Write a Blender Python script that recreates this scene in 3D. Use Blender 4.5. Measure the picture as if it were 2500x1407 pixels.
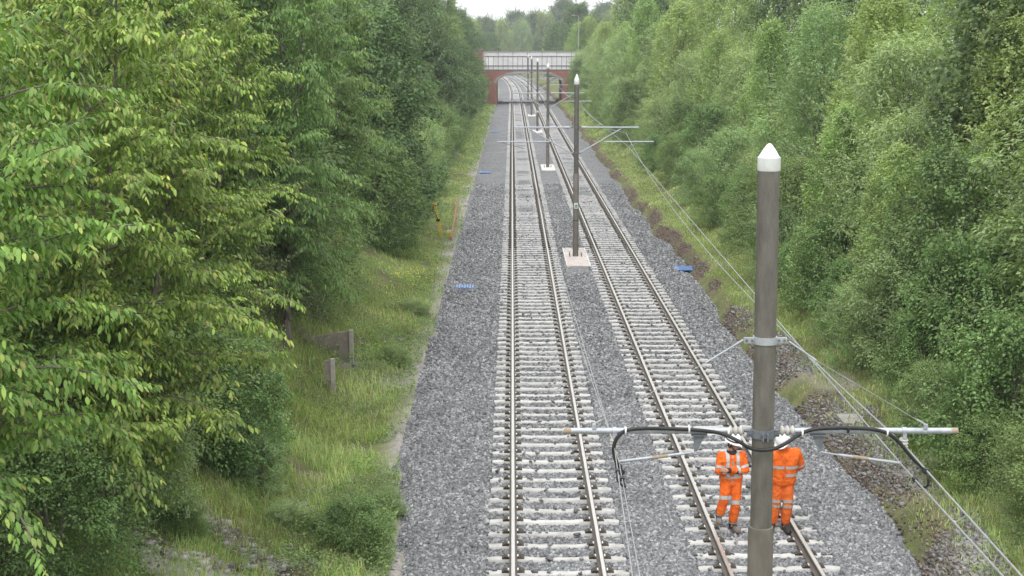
import bpy, math, random
import numpy as np
from mathutils import Vector, Matrix

for o in list(bpy.data.objects):
    bpy.data.objects.remove(o, do_unlink=True)
SC = bpy.context.scene
COL = SC.collection
PI = math.pi
R = math.radians

# ------------------------------------------------------------------ camera
F, PITCH, CAMZ = 3475.0, R(9.6), 8.55          # focal length in photo pixels (2500 wide)
cam = bpy.data.cameras.new('camera')
cam.sensor_width = 36.0
cam.lens = 36.0 * F / 2500.0
cam.clip_start, cam.clip_end = 0.1, 3000.0
camo = bpy.data.objects.new('camera', cam)
camo.location = (0, 0, CAMZ)
camo.rotation_euler = (R(90) - PITCH, 0, 0)
COL.objects.link(camo)
SC.camera = camo

# ------------------------------------------------------------------ sky, sun, exposure
SUN_EL, SUN_AZ = R(58), R(200)                  # high, behind the camera and a little to the left
w = bpy.data.worlds.new('World')
SC.world = w
w.use_nodes = True
nt = w.node_tree
bg = nt.nodes['Background']
sky = nt.nodes.new('ShaderNodeTexSky')
sky.sky_type = 'NISHITA'
sky.sun_disc = False
sky.sun_elevation = SUN_EL
sky.sun_rotation = SUN_AZ
sky.air_density = 1.0
sky.dust_density = 3.0
mx = nt.nodes.new('ShaderNodeMix')
mx.data_type = 'RGBA'
mx.inputs[0].default_value = 0.88               # closed white cloud cover
wtc = nt.nodes.new('ShaderNodeTexCoord'); wsp = nt.nodes.new('ShaderNodeSeparateXYZ'); wmr = nt.nodes.new('ShaderNodeMapRange'); wmx = nt.nodes.new('ShaderNodeMix'); wmx.data_type = 'RGBA'
nt.links.new(wtc.outputs['Generated'], wsp.inputs[0]); nt.links.new(wsp.outputs[2], wmr.inputs[0]); nt.links.new(wmr.outputs[0], wmx.inputs[0])
wmx.inputs[6].default_value = (10.2, 10.3, 10.5, 1)      # cloud near the horizon
wmx.inputs[7].default_value = (19.5, 19.7, 20.0, 1)   # cloud overhead
nt.links.new(wmx.outputs[2], mx.inputs[7])
nt.links.new(sky.outputs[0], mx.inputs[6])
nt.links.new(mx.outputs[2], bg.inputs[0])
bg.inputs[1].default_value = 0.11
sl = bpy.data.lights.new('sun', 'SUN')
sl.energy = 1.3
sl.angle = R(25)
sl.color = (1.0, 0.97, 0.92)
so = bpy.data.objects.new('sun', sl)
d = Vector((math.sin(SUN_AZ) * math.cos(SUN_EL), math.cos(SUN_AZ) * math.cos(SUN_EL), math.sin(SUN_EL)))
so.rotation_euler = d.to_track_quat('Z', 'Y').to_euler()
so.location = (0, -20, 60)
COL.objects.link(so)
SC.view_settings.view_transform = 'Standard'
SC.view_settings.look = 'None'
SC.view_settings.exposure = 0.22
SC.view_settings.gamma = 1.0
SC.cycles.max_bounces = 6
SC.cycles.transparent_max_bounces = 4
SC.cycles.diffuse_bounces = 2
SC.cycles.glossy_bounces = 2
SC.cycles.transmission_bounces = 3
SC.cycles.volume_bounces = 0

# ------------------------------------------------------------------ helpers
def ray(px, py):
    u, v = (px - 1250.0) / F, (703.5 - py) / F
    return (u, math.cos(PITCH) + v * math.sin(PITCH), -math.sin(PITCH) + v * math.cos(PITCH))

def at(px, py, Y):
    d = ray(px, py)
    t = Y / d[1]
    return Vector((d[0] * t, Y, CAMZ + d[2] * t))

def put(o, label=None, cat=None, group=None, kind=None):
    if label: o['label'] = label
    if cat: o['category'] = cat
    if group: o['group'] = group
    if kind: o['kind'] = kind
    return o

def empty(name, loc, label, cat, group=None, rz=0.0):
    o = bpy.data.objects.new(name, None)
    o.empty_display_size = 0.3
    o.location = loc
    o.rotation_euler = (0, 0, rz)
    COL.objects.link(o)
    return put(o, label, cat, group)

def link(name, me, parent=None):
    o = bpy.data.objects.new(name, me)
    COL.objects.link(o)
    if parent: o.parent = parent
    return o

def np_mesh(name, V, T, mats, mi=None, smooth=False):
    """mesh from numpy verts (n,3) and triangles (m,3)"""
    me = bpy.data.meshes.new(name)
    V = np.asarray(V, dtype=np.float32); T = np.asarray(T, dtype=np.int32)
    me.vertices.add(len(V)); me.vertices.foreach_set('co', V.ravel())
    k = T.shape[1]
    me.loops.add(T.size); me.loops.foreach_set('vertex_index', T.ravel())
    me.polygons.add(len(T)); me.polygons.foreach_set('loop_start', np.arange(len(T), dtype=np.int32) * k)
    if mi is not None: me.polygons.foreach_set('material_index', np.asarray(mi, dtype=np.int32))
    for m in (mats if isinstance(mats, (list, tuple)) else [mats]): me.materials.append(m)
    if smooth: me.polygons.foreach_set('use_smooth', np.ones(len(T), dtype=bool))
    me.update(calc_edges=True)
    return me

class MB:
    def __init__(s, o=(0, 0, 0)):
        s.v, s.f, s.m, s.sm, s.o, s.cur = [], [], [], [], Vector(o), 0
    def add(s, vs, fs, smooth=False):
        n = len(s.v)
        s.v += [Vector(v) - s.o for v in vs]
        for f in fs:
            s.f.append([i + n for i in f]); s.m.append(s.cur); s.sm.append(smooth)
        return s
    def box(s, c, h, rot=None):
        c = Vector(c)
        vs = []
        for x in (-1, 1):
            for y in (-1, 1):
                for z in (-1, 1):
                    p = Vector((x * h[0], y * h[1], z * h[2]))
                    if rot: p = rot @ p
                    vs.append(c + p)
        return s.add(vs, [(0, 1, 3, 2), (4, 6, 7, 5), (0, 4, 5, 1), (2, 3, 7, 6), (0, 2, 6, 4), (1, 5, 7, 3)])
    def tube(s, pts, r, n=10, cap=True, flat=None):
        pts = [Vector(p) for p in pts]
        rs = r if isinstance(r, (list, tuple)) else [r] * len(pts)
        vs, fs = [], []
        up = None
        for i, p in enumerate(pts):
            a = pts[max(i - 1, 0)]; b = pts[min(i + 1, len(pts) - 1)]
            t = (b - a)
            if t.length < 1e-9: t = Vector((0, 0, 1))
            t.normalize()
            if up is None:
                up = Vector((0, 0, 1)) if abs(t.z) < 0.9 else Vector((1, 0, 0))
            x = t.cross(up)
            if x.length < 1e-4: x = t.cross(Vector((0.3, 1, 0.2)))
            x.normalize(); y = x.cross(t).normalized(); up = y
            for k in range(n):
                q = 2 * PI * k / n
                fy = flat if flat else 1.0
                vs.append(p + (x * math.cos(q) + y * math.sin(q) * fy) * rs[i])
        for i in range(len(pts) - 1):
            for k in range(n):
                fs.append((i * n + k, i * n + (k + 1) % n, (i + 1) * n + (k + 1) % n, (i + 1) * n + k))
        s.add(vs, fs, True)
        if cap:
            b = len(s.v) - len(vs)
            for ring in (list(range(n))[::-1], [(len(pts) - 1) * n + k for k in range(n)]):
                s.f.append([b + q for q in ring]); s.m.append(s.cur); s.sm.append(False)
        return s
    def lathe(s, c, prof, n=20, axis='z', cap=True):
        """prof = [(r, h)]"""
        c = Vector(c); vs, fs = [], []
        for r, h in prof:
            for k in range(n):
                q = 2 * PI * k / n
                a, b = r * math.cos(q), r * math.sin(q)
                vs.append(c + Vector({'z': (a, b, h), 'x': (h, a, b), 'y': (b, h, a)}[axis]))
        for i in range(len(prof) - 1):
            for k in range(n):
                fs.append((i * n + k, i * n + (k + 1) % n, (i + 1) * n + (k + 1) % n, (i + 1) * n + k))
        if cap:
            fs.append(list(range(n))[::-1]); fs.append([(len(prof) - 1) * n + k for k in range(n)])
        return s.add(vs, fs, True)
    def prism(s, poly, dvec):
        n = len(poly); d = Vector(dvec)
        vs = [Vector(p) for p in poly] + [Vector(p) + d for p in poly]
        fs = [list(range(n))[::-1], list(range(n, 2 * n))]
        for k in range(n): fs.append((k, (k + 1) % n, n + (k + 1) % n, n + k))
        return s.add(vs, fs)
    def mesh(s, name, mats, smooth_all=False):
        me = bpy.data.meshes.new(name)
        me.from_pydata([tuple(v) for v in s.v], [], s.f)
        for m in (mats if isinstance(mats, (list, tuple)) else [mats]): me.materials.append(m)
        me.polygons.foreach_set('material_index', s.m)
        me.polygons.foreach_set('use_smooth', [True] * len(s.f) if smooth_all else s.sm)
        me.update()
        try: me.set_sharp_from_angle(angle=R(40))
        except Exception: pass
        return me
    def build(s, name, mats, parent=None):
        return link(name, s.mesh(name, mats), parent)

# value noise ------------------------------------------------------------
_rs = np.random.RandomState(5)
_lat = _rs.rand(256, 256)
def vnoise(x, y, sc=1.0, seed=0):
    x = np.asarray(x, dtype=float) / sc + seed * 17.3 + 1000; y = np.asarray(y, dtype=float) / sc + seed * 9.1 + 1000
    xi, yi = np.floor(x).astype(int), np.floor(y).astype(int)
    fx, fy = x - xi, y - yi
    fx = fx * fx * (3 - 2 * fx); fy = fy * fy * (3 - 2 * fy)
    g = lambda a, b: _lat[a % 256, b % 256]
    return (g(xi, yi) * (1 - fx) + g(xi + 1, yi) * fx) * (1 - fy) + (g(xi, yi + 1) * (1 - fx) + g(xi + 1, yi + 1) * fx) * fy

# materials ----------------------------------------------------------------
def new_mat(name):
    m = bpy.data.materials.new(name); m.use_nodes = True
    b = m.node_tree.nodes['Principled BSDF']
    return m, m.node_tree, b

def N(t, typ, **kw):
    n = t.nodes.new(typ)
    for k, v in kw.items(): setattr(n, k, v)
    return n

def mapping_noise(t, scale, detail=3.0, rough=0.6, vec=None, scl=None):
    n = N(t, 'ShaderNodeTexNoise')
    n.inputs['Scale'].default_value = scale; n.inputs['Detail'].default_value = detail; n.inputs['Roughness'].default_value = rough
    if vec is None:
        tc = N(t, 'ShaderNodeTexCoord'); vec = tc.outputs['Object']
    if scl:
        mp = N(t, 'ShaderNodeMapping'); mp.inputs['Scale'].default_value = scl
        t.links.new(vec, mp.inputs[0]); vec = mp.outputs[0]
    t.links.new(vec, n.inputs['Vector'])
    return n

def ramp(t, fac, stops):
    r = N(t, 'ShaderNodeValToRGB')
    while len(r.color_ramp.elements) < len(stops): r.color_ramp.elements.new(0.5)
    for e, (p, c) in zip(r.color_ramp.elements, stops):
        e.position = p; e.color = (c[0], c[1], c[2], 1)
    t.links.new(fac, r.inputs[0])
    return r

def bump(t, b, height, strength=0.4, dist=0.02):
    n = N(t, 'ShaderNodeBump'); n.inputs['Strength'].default_value = strength; n.inputs['Distance'].default_value = dist
    t.links.new(height, n.inputs['Height']); t.links.new(n.outputs[0], b.inputs['Normal'])

def surf(name, c1, c2, rough=0.7, scale=8.0, metal=0.0, bmp=0.2, bdist=0.01, scl=None, detail=4.0, spec=0.4, lo=0.3, hi=0.7):
    m, t, b = new_mat(name)
    n = mapping_noise(t, scale, detail, scl=scl)
    r = ramp(t, n.outputs[0], [(lo, c1), (hi, c2)])
    t.links.new(r.outputs[0], b.inputs['Base Color'])
    b.inputs['Roughness'].default_value = rough; b.inputs['Metallic'].default_value = metal
    b.inputs['Specular IOR Level'].default_value = spec
    if bmp: bump(t, b, n.outputs[0], bmp, bdist)
    return m

def leaf_mat(name, cols, trans=0.35, sat=.82):
    """leaf: every leaf its own tone, the two faces let light through"""
    m, t, b = new_mat(name)
    g = N(t, 'ShaderNodeNewGeometry'); oi = N(t, 'ShaderNodeObjectInfo')
    stops = [(i / (len(cols) - 1), c) for i, c in enumerate(cols)]
    r = ramp(t, g.outputs['Random Per Island'], stops)
    tc = N(t, 'ShaderNodeTexCoord')
    n = mapping_noise(t, 0.55, 2.0, vec=tc.outputs['Object'])
    hs = N(t, 'ShaderNodeHueSaturation')
    t.links.new(r.outputs[0], hs.inputs['Color'])
    m1 = N(t, 'ShaderNodeMapRange'); m1.inputs[3].default_value = 0.470; m1.inputs[4].default_value = 0.499; hs.inputs['Saturation'].default_value = sat
    t.links.new(oi.outputs['Random'], m1.inputs[0]); t.links.new(m1.outputs[0], hs.inputs['Hue'])
    m2 = N(t, 'ShaderNodeMapRange'); m2.inputs[1].default_value = 0.3; m2.inputs[2].default_value = 0.7
    m2.inputs[3].default_value = 0.72; m2.inputs[4].default_value = 1.28
    t.links.new(n.outputs[0], m2.inputs[0]); t.links.new(m2.outputs[0], hs.inputs['Value'])
    t.links.new(hs.outputs[0], b.inputs['Base Color'])
    b.inputs['Roughness'].default_value = 0.5
    b.inputs['Specular IOR Level'].default_value = 0.32
    tr = N(t, 'ShaderNodeBsdfTranslucent')
    gm = N(t, 'ShaderNodeMix', data_type='RGBA', blend_type='MULTIPLY'); gm.inputs[0].default_value = 1.0
    gm.inputs[7].default_value = (1.25, 1.3, 0.6, 1)
    t.links.new(hs.outputs[0], gm.inputs[6]); t.links.new(gm.outputs[2], tr.inputs[0])
    ms = N(t, 'ShaderNodeMixShader'); ms.inputs[0].default_value = trans
    out = t.nodes['Material Output']
    t.links.new(b.outputs[0], ms.inputs[1]); t.links.new(tr.outputs[0], ms.inputs[2]); t.links.new(ms.outputs[0], out.inputs[0])
    return m

M = {}
M['cherry'] = leaf_mat('cherry_leaf', [(0.086, 0.199, 0.028), (0.123, 0.273, 0.040), (0.165, 0.332, 0.050), (0.208, 0.372, 0.067), (0.257, 0.319, 0.078)], .25, .92)
M['cherry_dark'] = leaf_mat('cherry_leaf_deep', [(0.077, 0.191, 0.037), (0.109, 0.249, 0.046), (0.142, 0.294, 0.059), (0.178, 0.338, 0.072)], .25, .88)
M['cherry_tip'] = leaf_mat('cherry_lit_young_leaf', [(0.256, 0.460, 0.075), (0.307, 0.513, 0.091), (0.371, 0.568, 0.114), (0.424, 0.541, 0.127), (0.384, 0.352, 0.114)], .35, .95)  # young twig-end leaves, the light on the tips brightened into their colour
M['maple'] = leaf_mat('broad_leaf', [(0.055, 0.134, 0.039), (0.079, 0.174, 0.048), (0.103, 0.213, 0.057), (0.142, 0.261, 0.072)], .3)
M['birch'] = leaf_mat('pale_leaf', [(0.185, 0.344, 0.093), (0.251, 0.421, 0.116), (0.316, 0.498, 0.134), (0.392, 0.553, 0.167)], .36)
M['willow'] = leaf_mat('grey_green_leaf', [(0.179, 0.312, 0.120), (0.234, 0.391, 0.150), (0.302, 0.468, 0.180), (0.380, 0.558, 0.239)], .34)
M['hawthorn'] = leaf_mat('small_leaf', [(0.104, 0.218, 0.053), (0.138, 0.273, 0.065), (0.181, 0.328, 0.073), (0.241, 0.382, 0.090)], .3)
M['elder'] = leaf_mat('brown_green_leaf', [(0.102, 0.152, 0.051), (0.131, 0.196, 0.058), (0.174, 0.239, 0.080), (0.217, 0.261, 0.102)], .3)
M['hazel'] = leaf_mat('hazel_leaf', [(0.092, 0.198, 0.045), (0.120, 0.243, 0.050), (0.157, 0.289, 0.065), (0.206, 0.340, 0.085)], .34)
M['bramble'] = leaf_mat('bramble_leaf', [(0.080, 0.206, 0.045), (0.115, 0.271, 0.053), (0.161, 0.345, 0.072), (0.233, 0.410, 0.089)], .32)
M['grass'] = leaf_mat('grass_blade', [(0.176, 0.353, 0.055), (0.236, 0.436, 0.069), (0.309, 0.487, 0.096), (0.443, 0.520, 0.165), (0.559, 0.571, 0.247)], .3, .86)
M['straw'] = leaf_mat('dry_grass_blade', [(0.190, 0.231, 0.070), (0.266, 0.263, 0.110), (0.323, 0.294, 0.150), (0.228, 0.179, 0.090)], .25)
M['flower'] = surf('yellow_flower', (.75, .55, .03), (.85, .68, .06), .7, 20)
M['bark'] = surf('bark', (.10, .085, .07), (.22, .19, .16), .9, 6, bmp=.5, scl=(3, 3, .6))
M['galv'] = surf('galvanised_steel', (.36, .385, .425), (.49, .52, .56), .5, 14, .4, .05)
M['galv_dark'] = surf('weathered_steel', (.13, .145, .17), (.21, .225, .255), .55, 14, .3, .05)
M['wire'] = surf('wire_metal', (.30, .31, .31), (.42, .43, .43), .5, 10, .5, 0)
M['black'] = surf('black_rubber', (.012, .012, .013), (.03, .03, .032), .5, 12, 0, .05)
M['porcelain'] = surf('insulator_grey', (.38, .37, .345), (.52, .51, .48), .3, 10, 0, 0)
M['cap'] = surf('white_cap', (.62, .64, .66), (.80, .81, .82), .38, 9, .15, .06, detail=6)
M['tie'] = surf('pale_plastic', (.75, .75, .74), (.85, .85, .84), .5, 10, 0, 0)
M['plug'] = surf('rust_plug', (.28, .22, .15), (.40, .33, .25), .8, 30, 0, .1)

def pole_mat():
    m, t, b = new_mat('pole_paint')
    n = mapping_noise(t, 4.0, 5.0, .65, scl=(3, 3, .8))
    r = ramp(t, n.outputs[0], [(.25, (.090, .083, .073)), (.55, (.140, .131, .118)), (.8, (.185, .175, .158))])
    n2 = mapping_noise(t, 60.0, 2.0, scl=(1, 1, 2.5))
    mx = N(t, 'ShaderNodeMix', data_type='RGBA', blend_type='OVERLAY'); mx.inputs[0].default_value = .35
    t.links.new(r.outputs[0], mx.inputs[6]); t.links.new(n2.outputs[0], mx.inputs[7])
    t.links.new(mx.outputs[2], b.inputs['Base Color'])
    b.inputs['Roughness'].default_value = .42; b.inputs['Specular IOR Level'].default_value = .5
    bump(t, b, n2.outputs[0], .12, .003)
    return m
M['pole'] = pole_mat()
M['sleeve'] = surf('sleeve_paint', (.115, .104, .09), (.175, .158, .134), .5, 3.0, 0, .08, scl=(4, 4, 1))
M['stain'] = surf('rust_stain', (.17, .12, .06), (.24, .17, .09), .6, 12, 0, .05)

def concrete(name, c1, c2, sc=6, b2=.3):
    return surf(name, c1, c2, .9, sc, 0, b2, .008, detail=6)
M['sleeper'] = None
def sleeper_mat():
    m, t, b = new_mat('sleeper_concrete')
    tc = N(t, 'ShaderNodeTexCoord'); oi = N(t, 'ShaderNodeObjectInfo')
    vm = N(t, 'ShaderNodeVectorMath', operation='ADD')
    ml = N(t, 'ShaderNodeMath', operation='MULTIPLY'); ml.inputs[1].default_value = 40
    t.links.new(oi.outputs['Random'], ml.inputs[0]); t.links.new(tc.outputs['Object'], vm.inputs[0]); t.links.new(ml.outputs[0], vm.inputs[1])
    n = mapping_noise(t, 5, 6, .65, vec=vm.outputs[0])
    r = ramp(t, n.outputs[0], [(.25, (.31, .295, .27)), (.48, (.50, .49, .47)), (.75, (.60, .59, .57))])
    hs = N(t, 'ShaderNodeHueSaturation')
    mr = N(t, 'ShaderNodeMapRange'); mr.inputs[3].default_value = .86; mr.inputs[4].default_value = 1.06
    t.links.new(oi.outputs['Random'], mr.inputs[0]); t.links.new(mr.outputs[0], hs.inputs['Value'])
    t.links.new(r.outputs[0], hs.inputs['Color']); t.links.new(hs.outputs[0], b.inputs['Base Color'])
    b.inputs['Roughness'].default_value = .9
    bump(t, b, n.outputs[0], .3, .006)
    return m
M['sleeper'] = sleeper_mat()
M['sleeper_dusty'] = concrete('dusty_sleeper_concrete', (.40, .39, .385), (.54, .525, .515), 3)
M['clip'] = surf('fastening_iron', (.05, .042, .032), (.12, .10, .075), .8, 25, .2, .2)
M['railtop'] = surf('worn_rail_steel', (.50, .47, .43), (.66, .63, .59), .33, 3.0, .75, 0, scl=(8, .4, 8))
M['railside'] = surf('rail_rust', (.12, .105, .092), (.19, .168, .15), .75, 8, .2, .15)
M['pad'] = concrete('pad_concrete', (.41, .36, .335), (.55, .495, .465), 3)
M['padedge'] = concrete('pad_edge', (.52, .50, .475), (.70, .68, .65), 5)
M['panel'] = concrete('old_concrete', (.24, .20, .175), (.37, .32, .285), 5)
M['post'] = concrete('post_concrete', (.33, .30, .27), (.46, .43, .39), 6)
M['greyslab'] = concrete('slab_concrete', (.24, .225, .20), (.36, .345, .32), 4)
M['blue'] = surf('blue_plastic', (.03, .10, .27), (.05, .15, .35), .5, 8, 0, .05)
M['yellow'] = surf('yellow_paint', (.62, .42, .03), (.78, .55, .06), .5, 10, 0, .05)
M['rust'] = surf('rusty_steel', (.24, .12, .075), (.36, .20, .13), .85, 14, .1, .2)
M['steelgrey'] = surf('steel_grey', (.3, .31, .32), (.45, .46, .47), .5, 10, .3, .05)

def ballast_mat(name, stone=True, dark=1.0):
    m, t, b = new_mat(name)
    tc = N(t, 'ShaderNodeTexCoord')
    if stone:
        g = N(t, 'ShaderNodeNewGeometry'); fac = g.outputs['Random Per Island']
        cols = [(0, (.095, .097, .101)), (.3, (.145, .148, .155)), (.6, (.205, .208, .216)), (.86, (.285, .288, .297)), (1, (.42, .42, .42))]
    else:
        v = N(t, 'ShaderNodeTexVoronoi'); v.inputs['Scale'].default_value = 17; v.inputs['Randomness'].default_value = 1
        nz = mapping_noise(t, 24, 2)
        vm = N(t, 'ShaderNodeVectorMath', operation='MULTIPLY_ADD'); vm.inputs[1].default_value = (.05, .05, .05)
        t.links.new(nz.outputs['Color'], vm.inputs[0]); t.links.new(tc.outputs['Object'], vm.inputs[2]); t.links.new(vm.outputs[0], v.inputs['Vector'])
        sp = N(t, 'ShaderNodeSeparateColor'); t.links.new(v.outputs['Color'], sp.inputs[0]); fac = sp.outputs[0]
        cols = [(0, (.075, .077, .081)), (.35, (.15, .153, .16)), (.7, (.22, .223, .231)), (.93, (.28, .283, .291)), (1, (.38, .38, .38))]
        bump(t, b, v.outputs['Distance'], 1.0, -.06)
    r = ramp(t, fac, cols)
    n = mapping_noise(t, .35, 4, .6)
    hs = N(t, 'ShaderNodeHueSaturation')
    mr = N(t, 'ShaderNodeMapRange'); mr.inputs[1].default_value = .3; mr.inputs[2].default_value = .7
    mr.inputs[3].default_value = .84 * dark; mr.inputs[4].default_value = 1.16 * dark
    t.links.new(n.outputs[0], mr.inputs[0]); t.links.new(mr.outputs[0], hs.inputs['Value'])
    t.links.new(r.outputs[0], hs.inputs['Color']); t.links.new(hs.outputs[0], b.inputs['Base Color'])
    b.inputs['Roughness'].default_value = .75
    return m
M['stone'] = ballast_mat('ballast_stone', True)
M['ballast'] = ballast_mat('ballast_bed_stone', False)

def ground_mat():
    m, t, b = new_mat('bank_soil_and_turf')
    at_ = N(t, 'ShaderNodeAttribute'); at_.attribute_name = 'zone'
    sp = N(t, 'ShaderNodeSeparateColor'); t.links.new(at_.outputs['Color'], sp.inputs[0])
    n1 = mapping_noise(t, 1.3, 6, .65); n2 = mapping_noise(t, 9, 5, .7)
    turf = ramp(t, n1.outputs[0], [(.3, (.10, .125, .045)), (.5, (.15, .17, .065)), (.62, (.20, .20, .09)), (.78, (.27, .23, .14))])
    soil = ramp(t, n2.outputs[0], [(.3, (.06, .042, .033)), (.55, (.135, .095, .077)), (.75, (.25, .19, .165))])
    grit = ramp(t, n2.outputs[0], [(.3, (.20, .18, .165)), (.55, (.35, .32, .30)), (.75, (.52, .49, .46))])
    a = N(t, 'ShaderNodeMix', data_type='RGBA'); t.links.new(sp.outputs[0], a.inputs[0]); t.links.new(turf.outputs[0], a.inputs[6]); t.links.new(soil.outputs[0], a.inputs[7])
    c = N(t, 'ShaderNodeMix', data_type='RGBA'); t.links.new(sp.outputs[1], c.inputs[0]); t.links.new(a.outputs[2], c.inputs[6]); t.links.new(grit.outputs[0], c.inputs[7])
    t.links.new(c.outputs[2], b.inputs['Base Color'])
    b.inputs['Roughness'].default_value = .95; b.inputs['Specular IOR Level'].default_value = .15
    bump(t, b, n2.outputs[0], .8, .05)
    return m
M['ground'] = ground_mat()

def brick_mat():
    m, t, b = new_mat('red_brick')
    tc = N(t, 'ShaderNodeTexCoord'); mp = N(t, 'ShaderNodeMapping'); mp.inputs['Rotation'].default_value = (R(90), 0, 0)
    bt = N(t, 'ShaderNodeTexBrick'); bt.inputs['Scale'].default_value = 4.4
    bt.inputs['Color1'].default_value = (.25, .10, .075, 1); bt.inputs['Color2'].default_value = (.31, .13, .095, 1); bt.inputs['Mortar'].default_value = (.30, .21, .17, 1)
    bt.inputs['Mortar Size'].default_value = .018
    t.links.new(tc.outputs['Object'], mp.inputs[0]); t.links.new(mp.outputs[0], bt.inputs['Vector'])
    n = mapping_noise(t, .8, 4)
    mx = N(t, 'ShaderNodeMix', data_type='RGBA', blend_type='MULTIPLY'); mx.inputs[0].default_value = .5
    r = ramp(t, n.outputs[0], [(.3, (.6, .6, .6)), (.7, (1.2, 1.15, 1.1))])
    t.links.new(bt.outputs[0], mx.inputs[6]); t.links.new(r.outputs[0], mx.inputs[7]); t.links.new(mx.outputs[2], b.inputs['Base Color'])
    b.inputs['Roughness'].default_value = .9
    return m
M['brick'] = brick_mat()
M['white_panel'] = surf('parapet_white', (.64, .63, .65), (.76, .75, .77), .6, 1.5, 0, .05)
M['fresh_white'] = surf('fresh_white_paint', (.82, .82, .82), (.88, .88, .88), .6, 3, 0, 0)
M['dark_rail'] = surf('parapet_joint', (.16, .15, .16), (.24, .22, .23), .7, 5, 0, 0)
M['coping'] = surf('coping_stone', (.24, .21, .20), (.33, .30, .28), .9, 4, 0, .1)
M['asphalt'] = surf('asphalt', (.045, .045, .047), (.065, .065, .067), .9, 12, 0, .1)

# ------------------------------------------------------------------ the cutting: terrain
def curve_off(y):
    y = np.asarray(y, dtype=float)
    return np.maximum(0, y - 262) ** 2 / 9000.0

def sstep(t):
    t = np.clip(t, 0, 1); return t * t * (3 - 2 * t)

def edge_l(y): return -2.45 + .22 * (vnoise(y, 0 * np.asarray(y), 5.0, 1) - .5) + .14 * (vnoise(y, 0 * np.asarray(y), 1.1, 5) - .5) + .5 * sstep((32 - np.asarray(y, dtype=float)) / 9)
def edge_r(y): return 6.95 + .5 * (vnoise(y, 0 * np.asarray(y), 6.0, 2) - .5) + .25 * (vnoise(y, 0 * np.asarray(y), 1.3, 7) - .5)

def gh(x, y):
    x = np.asarray(x, dtype=float); y = np.asarray(y, dtype=float)
    xs = x + curve_off(y)
    dl = np.maximum(0, edge_l(y) - xs); dr = np.maximum(0, xs - edge_r(y))
    bumpy = (vnoise(x, y, 2.2, 3) - .5) * .35 + (vnoise(x, y, .6, 4) - .5) * .12
    hl = -.24 + .10 * np.minimum(dl, 2.0) + .52 * np.clip(dl - 2.0, 0, 12)
    sc = .30 + .28 * (vnoise(x * 0, y, 3.0, 8) - .3)
    hr = -.24 + sc * sstep(dr / .45) + .08 * np.minimum(dr, 1.6) + .50 * np.clip(dr - 1.4, 0, 12)
    h = np.where(dl > 0, hl + bumpy * sstep(dl / 1.2), np.where(dr > 0, hr + bumpy * sstep(dr / .8), -.5))
    return h

def hit(px, py, lift=0.0):
    """where the sight line through a photo pixel meets the ground"""
    d = ray(px, py)
    Y = 8.0
    for i in range(6000):
        t = Y / d[1]
        x, z = d[0] * t, CAMZ + d[2] * t
        if z <= max(float(gh(x, Y)), -.22) + lift: return Vector((x, Y, z))
        Y += .05
    return Vector((x, Y, z))

xs = np.unique(np.round(np.concatenate([np.linspace(-700, -40, 12), np.linspace(-40, -14, 14), np.arange(-14, -2, .22), np.arange(-2, 6.6, 1.2), np.arange(6.6, 12, .16), np.arange(12, 22, .5), np.linspace(22, 50, 12), np.linspace(50, 700, 12)]), 3))
ys = np.unique(np.round(np.concatenate([np.linspace(-120, 5, 12), np.arange(5, 46, .2), np.arange(46, 110, .5), np.arange(110, 260, 1.2), np.linspace(260, 520, 60), np.linspace(520, 2200, 14)]), 3))
GX, GY = np.meshgrid(xs, ys)
GZ = gh(GX, GY)
V = np.stack([GX.ravel(), GY.ravel(), GZ.ravel()], 1)
nx, ny = len(xs), len(ys)
ii = (np.arange(ny - 1)[:, None] * nx + np.arange(nx - 1)[None, :]).ravel()
Q = np.stack([ii, ii + 1, ii + nx + 1, ii + nx], 1)
me = np_mesh('ground', V, Q, M['ground'], smooth=True)
xv = GX + curve_off(GY)
dr = xv - edge_r(GY); dl = edge_l(GY) - xv
nz = vnoise(GX, GY, 1.6, 11)
wn = sstep((50 - GY) / 14)
soil = np.clip(1.0 - np.abs(dr - .30 - .28 * wn) / (.45 + .35 * wn) + (nz - .5) * 1.5, 0, 1) * (dr > -.3)
soil = np.maximum(soil, np.clip((vnoise(GX, GY, 1.1, 14) - .72) * 5, 0, 1) * (dl > .8))
grit = np.clip(1.15 - np.abs(dl - .12) / .42 + (nz - .5) * 1.4, 0, 1) * (dl > -.4)
grit = np.maximum(grit, np.clip((vnoise(GX, GY, 1.8, 19) - .62) * 5, 0, 1) * (dl > 0) * (dl < 2.2) * (GY < 38) * .8)
grit = np.maximum(grit, np.clip((vnoise(GX, GY, 1.5, 29) - .55) * 4, 0, 1) * (dr > .2) * (dr < 1.7) * (GY < 42) * (GY > 18) * .75)
ca = me.color_attributes.new('zone', 'FLOAT_COLOR', 'POINT')
ca.data.foreach_set('color', np.stack([soil.ravel(), grit.ravel(), 0 * soil.ravel(), 0 * soil.ravel() + 1], 1).astype(np.float32).ravel())
put(link('ground', me), kind='structure')

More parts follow.
